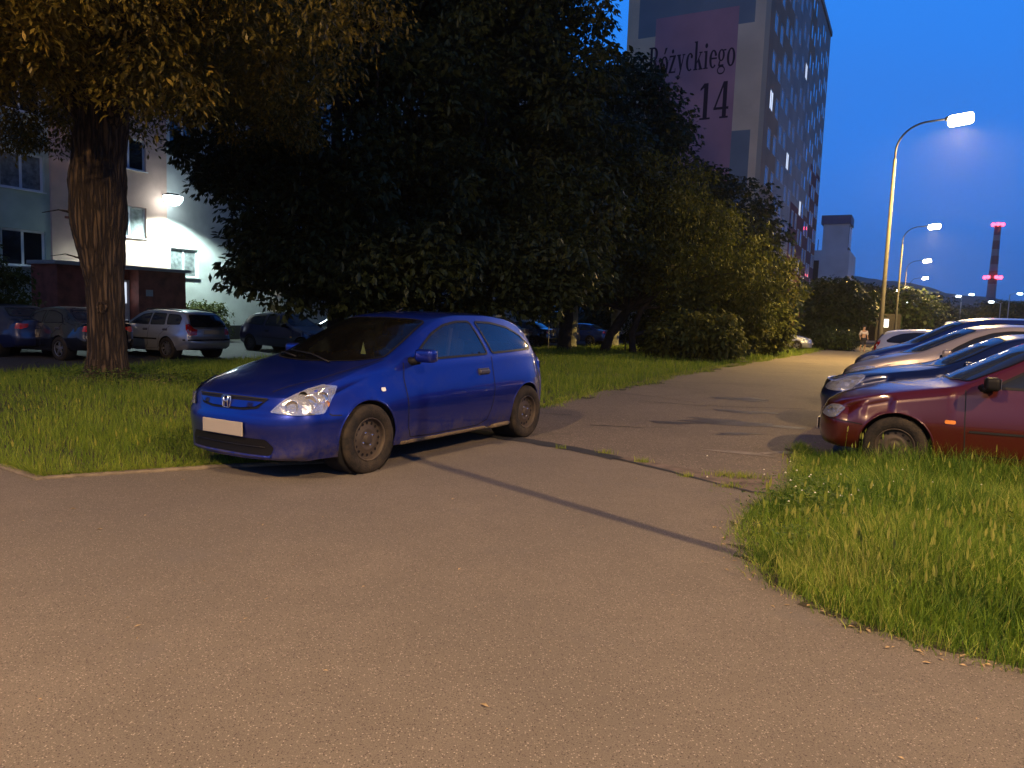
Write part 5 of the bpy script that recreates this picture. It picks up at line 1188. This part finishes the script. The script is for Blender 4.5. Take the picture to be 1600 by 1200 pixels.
# lettering: upright strokes thick, horizontals thin, with serifs; glyph space: x 0..w, z 0..1 (x-height .62)
def G_rect(x0, x1, z0, z1): return [(x0, z0), (x1, z0), (x1, z1), (x0, z1)], [(0, 1, 2, 3)]
def G_quad(*p): return list(p), [(0, 1, 2, 3)]
def G_ring(cx, cz, rx, rz, tx, tz, a0=0, a1=360, n=22):
    V = []; F = []
    for k in range(n+1):
        t = math.radians(a0+(a1-a0)*k/n); V += [(cx+rx*math.cos(t), cz+rz*math.sin(t)), (cx+(rx-tx)*math.cos(t), cz+(rz-tz)*math.sin(t))]
    for k in range(n): F.append((2*k, 2*k+1, 2*k+3, 2*k+2))
    return V, F
GL = {
 'R': (.72, [G_rect(.08,.24,0,1), G_rect(0,.32,0,.05), G_rect(0,.30,.95,1), G_ring(.30,.75,.28,.25,.15,.06,-90,90), G_rect(.24,.32,.94,1), G_rect(.24,.32,.50,.56), G_quad((.28,.52),(.45,.52),(.72,.0),(.52,0)), G_rect(.48,.78,0,.05)]),
 'o': (.50, [G_ring(.25,.31,.25,.32,.14,.055)]),
 'ó': (.50, [G_ring(.25,.31,.25,.32,.14,.055), G_quad((.20,.70),(.28,.70),(.42,.92),(.28,.92))]),
 'ż': (.44, [G_rect(.02,.42,.56,.62), G_rect(.02,.06,.46,.56), G_quad((.0,.04),(.15,.04),(.42,.58),(.27,.58)), G_rect(0,.43,0,.06), G_rect(.39,.43,.06,.16), G_ring(.22,.76,.075,.075,.074,.074)]),
 'y': (.52, [G_quad((.04,.60),(.20,.60),(.33,.10),(.22,.06)), G_quad((.40,.60),(.46,.60),(.24,-.12),(.17,-.08)), G_rect(0,.25,.575,.62), G_rect(.34,.52,.575,.62), G_ring(.13,-.18,.10,.08,.09,.07)]),
 'c': (.44, [G_ring(.25,.31,.24,.32,.14,.055,55,305), G_ring(.36,.50,.07,.07,.069,.069)]),
 'k': (.56, [G_rect(.06,.20,0,1), G_rect(0,.14,.955,1), G_rect(0,.26,0,.045), G_quad((.18,.26),(.22,.22),(.46,.58),(.40,.60)), G_quad((.24,.34),(.33,.42),(.54,.02),(.38,.02)), G_rect(.32,.58,0,.045), G_rect(.32,.52,.575,.62)]),
 'i': (.28, [G_rect(.07,.21,0,.62), G_rect(0,.14,.575,.62), G_rect(0,.28,0,.045), G_ring(.14,.80,.085,.085,.084,.084)]),
 'e': (.46, [G_ring(.25,.31,.24,.32,.14,.055,20,315), G_rect(.10,.47,.30,.36)]),
 'g': (.50, [G_ring(.22,.41,.20,.21,.115,.05), G_rect(.34,.50,.55,.60), G_ring(.24,-.10,.24,.15,.06,.05), G_quad((.10,.22),(.18,.22),(.14,.06),(.04,.06)), G_rect(.08,.38,.02,.09)]),
 '1': (.42, [G_rect(.14,.30,0,1), G_quad((.0,.80),(.14,.88),(.14,1),(.0,.86)), G_rect(.02,.42,0,.05)]),
 '4': (.56, [G_rect(.33,.48,0,1), G_rect(.0,.56,.24,.31), G_quad((.0,.27),(.07,.27),(.40,1.0),(.33,1.0)), G_rect(.24,.56,0,.05)])}
def paint_text(nm, txt, y_right, z0, hgt, wsc, off, gap=.07):
    x = 0; parts = []
    for ch in txt:
        w, strokes = GL[ch]; parts.append((x, strokes)); x += w+gap
    total = (x-gap)*hgt*wsc; mb = MB()
    for i, (x0, strokes) in enumerate(parts):
        for j, (V, F) in enumerate(strokes): mb.add([(-off-.0015*j, y_right+total-(x0+vx)*hgt*wsc, z0+vz*hgt) for vx, vz in V], F)
    o = mb.build(nm, M_LETTER, tow); bm = bmesh.new(); bm.from_mesh(o.data)
    for f in bm.faces:
        if f.normal.x > 0: f.normal_flip()
    bm.to_mesh(o.data); bm.free(); return o
paint_text('street_name', 'Różyckiego', 2.33, 20.1, 2.1, .58, .010, .055)
paint_text('house_number', '14', 2.6, 16.4, 2.65, .74, .010, .12)

# ---- stepped grey block beyond the tower
SB = empty('stepped_block', (45.6, 102, 0), YAW_U, 'grey stepped concrete block with a glazed roof box beyond the tower', 'building')
M_SB = mat('grey_concrete', (.52, .52, .53), .9, var=.12, vscale=.3, bump=.2, bscale=5)
MB().box(0, 13, 0, 7, 0, 11.6).build('lower_wall', M_SB, SB); MB().box(.3, 5.2, .3, 3.6, 11.6, 15.2).build('upper_wall', M_SB, SB)
MB().box(.1, 5.4, .1, 3.9, 15.2, 16.4).build('parapet', mat('blue_parapet', (.07, .10, .2), .7), SB)
for a in (.5, 2.9):
    f_ = MB().box(a, a+2.2, .26, .295, 11.95, 15.0).build('roof_window', M_DARK, SB); MB().box(a+.15, a+2.05, .24, .259, 12.1, 14.85).build('panel', M_FRAME, f_)
MB().box(.0, 6.0, .24, .28, 11.62, 11.9).build('ledge', M_DARK, SB)
MB().box(-.04, .0, 3.8, 6.2, 6.6, 10.2).build('stair_opening', M_DARK, SB)
MB().box(13.0, 16, 1, 7, 0, 9.2).build('side_wing', M_SB, SB)
for y in (4.2, 5.4): MB().tube([(1, y, 11.6), (1, y, 13.2)], .05, 6).build('roof_post', M_BLACK, SB)

# ---- small low buildings and hills
lb = empty('low_building', (88, 150, 0), .4, 'low pale building between the trees left of the chimney', 'building')
MB().box(0, 14, 0, 8, 0, 5).build('wall', M_WALLW, lb); MB().box(-.3, 14.3, -.3, 8.3, 5, 5.4).build('roof', M_TG, lb)
sg = empty('lit_kiosk', (34.6, 70, 0), .3, 'small lit white shop window beyond the nearest lamp pole', 'kiosk')
MB().box(-.3, 2.6, 0, 2.5, 0, 2.6).build('wall', M_BARK_D, sg); MB().box(.6, 1.15, -.03, -.005, 1.3, 2.1).build('lit_window', M_LITB, sg)
def hill():
    V = []; F = []; nx, ny = 90, 8
    for j in range(ny):
        for i in range(nx):
            u = i/(nx-1); x = 120 + 900*u; v = j/(ny-1); prof = 66 - 60*max(0, u-.33) + 9*math.sin(u*9+.6) + 4*math.sin(u*23) + 1.6*math.sin(u*71) + random.uniform(-.8, .8)
            if u < .12: prof *= .75+u*2
            y = 850 + 260*v; V.append((x*(y/850), y, prof*math.sin(min(1, v*1.6)*PI/2)*(1 if j < ny-1 else .9) - 1))
    for j in range(ny-1):
        for i in range(nx-1): F.append((j*nx+i, j*nx+i+1, (j+1)*nx+i+1, (j+1)*nx+i))
    tag(mesh('hill', V, F, mat('wooded_hill', (.030, .055, .030), .95, var=.5, vscale=.05, bump=1, bscale=.2), None, True), kind='structure')
hill()

# ---- chimney
ch = empty('chimney', (257, 400, 0), 0, 'tall red and white banded chimney with red warning lamps', 'chimney')
M_CR = mat('chimney_red', (.10, .02, .03), .8); M_CW = mat('chimney_white', (.16, .16, .19), .8); M_WARN = mat('warning_lamp', (1, .1, .1), .4, emit=(1, .05, .10), estr=9)
zz = [0, 14, 26, 33, 36.5, 41, 44.5, 49, 52, 57]
for k in range(len(zz)-1):
    r = lambda z: 2.6-1.1*z/57
    MB().lathe([(r(zz[k]), zz[k]), (r(zz[k+1]), zz[k+1])] + ([(.01, 57)] if k == len(zz)-2 else []), 20, Matrix.Rotation(PI/2, 4, 'X') @ Matrix.Scale(-1, 4, (0, 1, 0)) @ Matrix.Scale(-1, 4, (0, 1, 0))).build('shaft_band', M_CR if k % 2 == 0 else M_CW, ch, True)
for o in ch.children:
    for v in o.data.vertices: v.co = Vector((v.co.x, v.co.y, abs(v.co.z)))
for z, n, R in ((57.5, 5, 2.3), (29.5, 6, 3.6)):
    MB().add(*(lambda V_: (V_, [tuple(range(16))]))([(R*math.cos(2*PI*k/16), R*math.sin(2*PI*k/16), z-.8) for k in range(16)])).build('gallery', M_BLACK, ch)
    for k in range(n):
        a = 2*PI*k/n+.4; bm = bmesh.new(); bmesh.ops.create_icosphere(bm, subdivisions=2, radius=1.0, matrix=Matrix.Translation((R*math.cos(a), R*math.sin(a), z)))
        me = bpy.data.meshes.new('warning_lamp'); bm.to_mesh(me); bm.free(); link('warning_lamp', me, M_WARN, ch)

# ============================================================ street lamps
M_POLE = mat('galvanised_pole', (.05, .046, .042), .75, metal=.1, var=.2, vscale=4)
M_SOD = mat('sodium_glass', (1, .8, .5), .5, emit=(1, .78, .48), estr=55)
def street_lamp(label, a, s, power, name='street_lamp', h=9.0, group='street lamps along the lane', lit=True, typ='SPOT', cone=2.95, z=0, col=SODIUM, rad=.10):
    r = empty(name, lane(a, s, z), YAW_U-PI/2, label, 'street lamp', group)      # local x points across the lane to the right
    MB().tube([(0,0,-.1),(0,0,.0),(0,0,1.6),(0,0,1.65),(0,0,h*.97)], [.13,.13,.115,.095,.065], 16).build('pole', M_POLE, r, True)
    L = [(0,0,h*.96)] + [(1.25*(1-math.cos(t)), 0, h+.02+1.2*math.sin(t)) for t in np.linspace(0, 1.42, 10)] + [(1.9, 0, h+1.28)]
    MB().tube(L, .04, 10).build('arm', M_POLE, r, True)
    hd = MB(); hd.rbox((0, 0, 0), (.85, .30, .15), .06, 3, Matrix.Translation((2.2, 0, h+1.32)) @ Matrix.Rotation(-.12, 4, 'Y')); hd.build('lamp_head', M_POLE, r, True)
    g = MB(); g.rbox((0, 0, 0), (.95, .5, .42), .18, 4, Matrix.Translation((2.35, 0, h+1.20)) @ Matrix.Rotation(-.12, 4, 'Y')); g.build('lamp_glass', M_SOD, r, True)
    if lit: light('lamp_light', (2.3, 0, h+.95), col, power, rad, r, typ, size=cone, blend=.55)
    return r
street_lamp('nearest lit street lamp on a tall curved grey pole behind the parked cars', -1.15, 36.8, LAMP_W*3.0, col=(1, .64, .18))
street_lamp('second lit street lamp from the camera, beside the grey block', -1.15, 74.5, LAMP_W*2.0, col=(1, .66, .18))
street_lamp('third lit street lamp, smaller, just below the second', -1.0, 112.5, LAMP_W*1.1)
street_lamp('fourth lit street lamp above the dark round tree', -.6, 152, LAMP_W*.6)
street_lamp('fifth tiny street lamp at the end of the row', -3.5, 190, LAMP_W*.6)
street_lamp('sixth tiny yellow street lamp among the trees at the end of the row', -6.0, 205, LAMP_W*.6)
# the lamps that light the foreground stand outside the picture
kl_ = street_lamp('lit street lamp standing on the verge outside the picture on the right', 11.0, 1.3, LAMP_W*1.22, h=8.6, rad=.05, cone=2.75)
street_lamp('lit street lamp standing behind the camera on the left, outside the picture', -6.2, -4.4, LAMP_W*.78, h=7.4, typ='POINT')
kl_.rotation_euler.z += PI          # its arm reaches towards the forecourt
# unseen post, added to cast a thin shadow line across the forecourt
sp_ = empty('shadow_post', (3.2, 2.52, 0), .5, 'unseen bare steel post added on the verge to cast a thin shadow line', 'post')
MB().tube([(0,0,-.1),(0,0,2),(0,0,4.6)], .042, 12).build('post', M_POLE, sp_, True); MB().box(-.11, .11, -.11, .11, -.02, .03).build('base_plate', M_POLE, sp_)
M_LEDG = mat('white_led_small', (1, 1, 1), .5, emit=(.78, .95, 1), estr=12)
def park_lamp(label, x, y, h, flip=1):
    r = empty('park_lamp', (x, y, 0), 0, label, 'lamp', 'white lamps far across the street')
    MB().tube([(0,0,0),(0,0,h-.25),(flip*.8,0,h),(flip*1.3,0,h)], [.09,.07,.05,.05], 8).build('pole', mat('pale_pole', (.4,.42,.42), .5), r, True)
    MB().rbox((flip*1.55, 0, h-.05), (.7, .4, .3), .12).build('lamp_glass', M_LEDG, r, True); return r
park_lamp('dim white lamp far away left of the paired lamps', 72.6, 128, 5.8, -1)
park_lamp('left one of two paired white lamps far away', 70.3, 120, 6.7)
park_lamp('right one of two paired white lamps far away', 73.0, 121, 7.1)
park_lamp('white lamp far away right of the chimney foot', 77.5, 118, 5.9, -1)
park_lamp('rightmost white lamp far away, brighter and higher', 76.8, 115, 7.2)
for x in (65.6,): park_lamp('tiny white lamp low between the dark trees', 47.5, 86, 4.2, -1)

# ============================================================ cars
DIRT = (.16, .13, .09)
P_BLUE = mat('blue_car_paint', (.005, .020, .235), .34, metal=.68, coat=1, coat_rough=.03, dirt=(DIRT, .45, .85))
P_RED = mat('dark_red_car_paint', (.058, .006, .003), .30, metal=.1, coat=.9, coat_rough=.06)
P_NAVY = mat('navy_car_paint', (.007, .013, .06), .28, metal=.3, coat=.9, coat_rough=.06)
P_BEIGE = mat('beige_car_paint', (.42, .36, .30), .3, metal=.5, coat=.8, coat_rough=.06)
P_BLUE2 = mat('mid_blue_car_paint', (.012, .028, .16), .28, metal=.3, coat=.9, coat_rough=.06)
P_WHITE = mat('white_car_paint', (.72, .72, .70), .3, coat=.8)
P_SILVER = mat('silver_car_paint', (.40, .42, .45), .3, metal=.6, coat=.8)
P_BLACK = mat('black_car_paint', (.006, .007, .012), .22, metal=.2, coat=1)
P_GREY = mat('grey_car_paint', (.10, .11, .13), .3, metal=.5, coat=.8)
hero, _ = build_car(HATCH, 'parked_car', 'blue three-door hatchback parked half on the grass in the foreground', None, 'car', P_BLUE, (-1.9086, 6.7469, -.015), 4.1368)
hero.rotation_euler = (.02, 0, 4.1368)
YL = math.atan2(-W.y, -W.x); YR = math.atan2(W.y, W.x)         # nose towards the lane / away from it on the right side
def put(S, label, a_nose, s_mid, heading, paint, group, z=0, yaw=0, axle=.82):
    """heading -1: nose towards -W, +1: nose towards +W; a_nose = where the nose is across the lane"""
    a = a_nose + axle if heading < 0 else a_nose - axle; z += ground_h(0, s_mid)
    return build_car(S, 'parked_car', label, group, 'car', paint, lane(a, s_mid, z), (YL if heading < 0 else YR)+yaw)[0]
GR_ = 'cars parked nose to the lane on the right'
put(OLD, 'dark red old car behind the tall grass, nearest of the right-hand row', -.86, 8.80, -1, P_RED, GR_, yaw=.0)
put(SALOON, 'dark navy car directly behind the red car', -1.0, 11.35, -1, P_NAVY, GR_)
put(MPV, 'beige hatchback with black wipers between two blue cars', -.95, 13.95, -1, P_BEIGE, GR_)
c4 = put(MPV, 'mid blue car with a pale roof beyond the beige hatchback', -.95, 16.9, -1, P_BLUE2, GR_); c4.scale = (1, 1, 1.09)
put(HATCH if False else variant(HATCH), 'white hatchback showing its red tail lamp beyond the blue cars', 3.05, 25.3, 1, P_WHITE, GR_)
put(VAN, 'white panel van standing behind the white hatchback', 6.5, 46.5, 1, P_WHITE, GR_)
GL_ = 'cars parked below the apartment block'
rear = lambda S: -S['rear'][3][1] if False else 3.6
put(SALOON, 'black saloon with lit-up red tail lamps at the left edge', -18.6-4.42, 12.1, -1, P_BLACK, GL_, -.25)
put(ESTATE, 'silver estate car with roof rails right of the thick trunk', -17.7-4.42, 14.6, -1, P_SILVER, GL_, -.25)
put(OLD, 'dark blue car right of the silver estate, facing the lawn', -17.3, 19.3, 1, P_NAVY, GL_, -.25)
put(SALOON, 'dark car in the second row behind the saloon and the thick trunk', -25.0, 11.5, -1, P_NAVY, GL_, -.25)
for s_, S_, p_, lb_ in ((22.2, OLD, P_GREY, 'grey car behind the tallest chestnut trunk, above the blue hatchback bonnet'), (27.5, MPV, P_WHITE, 'pale car seen over the roof of the blue hatchback'), (34.0, SALOON, P_NAVY, 'dark car under the trees just right of the blue hatchback'),
                        (37.5, SALOON, P_BLACK, 'black car between the two pale trunks'), (41.0, MPV, P_GREY, 'grey car half hidden by the second pale trunk'), (46, SALOON, P_BLUE2, 'blue car behind the stems of the leaning tree')):
    put(S_, lb_, -17.6 - (4.4 if S_ is SALOON else 4.1), s_, -1, p_, GL_, -.25)
put(variant(HATCH, wheels='alloy'), 'pale silver car with its nose at the left end of the lane', -5.6, 52.0, 1, P_SILVER, None)

# ============================================================ thin stakes in the lawn
for k, (a, s) in enumerate(((-14.8, 31.0), (-11.2, 31.5))):
    b = lane(a, s, ground_h(a, s)); o = MB().tube([(0,0,-.1),(.01,0,.6),(0,0,1.15 if k == 0 else .75)], .022, 8).build('wooden_stake', M_BARK_P); o.location = b
    tag(o, ('taller thin pale stake in the lawn near the blue hatchback tail', 'shorter thin pale stake in the lawn left of the leaning tree')[k], 'stake', 'thin stakes in the lawn')

# ============================================================ pedestrian at the far end of the lane
def person():
    root = empty('person', (23.3, 49.0, ground_h(-2, 54)+.02), 0, 'person in a pale top and dark shorts walking at the far end of the lane', 'person')
    J = [((0,0,.92),.14),((0,0,1.12),.125),((0,0,1.36),.15),((0,0,1.47),.06),((0,-.01,1.54),.085),((0,-.01,1.64),.10),((0,-.01,1.70),.07),
         ((.09,0,.88),.10),((.10,-.08,.48),.065),((.10,.02,.10),.04),((.10,-.12,.04),.035),((-.09,0,.88),.10),((-.10,.10,.48),.065),((-.10,.16,.12),.04),((-.10,.03,.05),.035),
         ((.19,0,1.38),.06),((.25,.03,1.12),.045),((.26,-.06,.88),.035),((.26,-.10,.80),.03),((-.19,0,1.38),.06),((-.25,.03,1.12),.045),((-.25,-.06,.90),.035),((-.25,-.10,.82),.03)]
    E = [(0,1),(1,2),(2,3),(3,4),(4,5),(5,6),(0,7),(7,8),(8,9),(9,10),(0,11),(11,12),(12,13),(13,14),(2,15),(15,16),(16,17),(17,18),(2,19),(19,20),(20,21),(21,22)]
    def skin(nm, idx, E_, m, grow=0):
        me = bpy.data.meshes.new(nm); mp = {i: k for k, i in enumerate(idx)}; me.from_pydata([J[i][0] for i in idx], [(mp[a], mp[b]) for a, b in E_ if a in mp and b in mp], []); o = link(nm, me, m, root)
        md = o.modifiers.new('skin', 'SKIN'); sv = me.skin_vertices[0].data
        for i, k in mp.items(): sv[k].radius = (J[i][1]+grow, J[i][1]*.8+grow); sv[k].use_root = (k == 0)
        s2 = o.modifiers.new('sub', 'SUBSURF'); s2.levels = s2.render_levels = 2; return o
    skin('body', list(range(len(J))), E, mat('skin', (.42, .26, .19), .6))
    skin('shirt', [1, 2, 15, 16, 19, 20], [(1,2),(2,15),(15,16),(2,19),(19,20)], mat('pale_cloth', (.62, .56, .58), .9), .035)
    skin('shorts', [0, 7, 8, 11, 12], [(0,7),(7,8),(0,11),(11,12)], mat('dark_cloth', (.02, .02, .03), .9), .022)
    bm = bmesh.new(); bmesh.ops.create_icosphere(bm, subdivisions=3, radius=.115, matrix=Matrix.Translation((0, .02, 1.665)))
    for v in bm.verts:
        if v.co.y < -.03 and v.co.z < 1.69: v.co.y = -.03
    me = bpy.data.meshes.new('hair'); bm.to_mesh(me); bm.free(); link('hair', me, mat('dark_hair', (.02, .015, .012), .7), root)
person()

# ============================================================ thin damp evening air that carries the glow of the lamps
hb = MB().box(-420, 1500, -45, 1300, -3, 125).build('haze'); tag(hb, kind='stuff')
hm = bpy.data.materials.new('haze'); hm.use_nodes = True; N_ = hm.node_tree.nodes; N_.remove(N_['Principled BSDF'])
pv = N_.new('ShaderNodeVolumePrincipled'); pv.inputs['Density'].default_value = .0003; pv.inputs['Color'].default_value = (.9, .9, .92, 1); pv.inputs['Anisotropy'].default_value = .6
hm.node_tree.links.new(pv.outputs[0], N_['Material Output'].inputs['Volume']); hb.data.materials.append(hm)
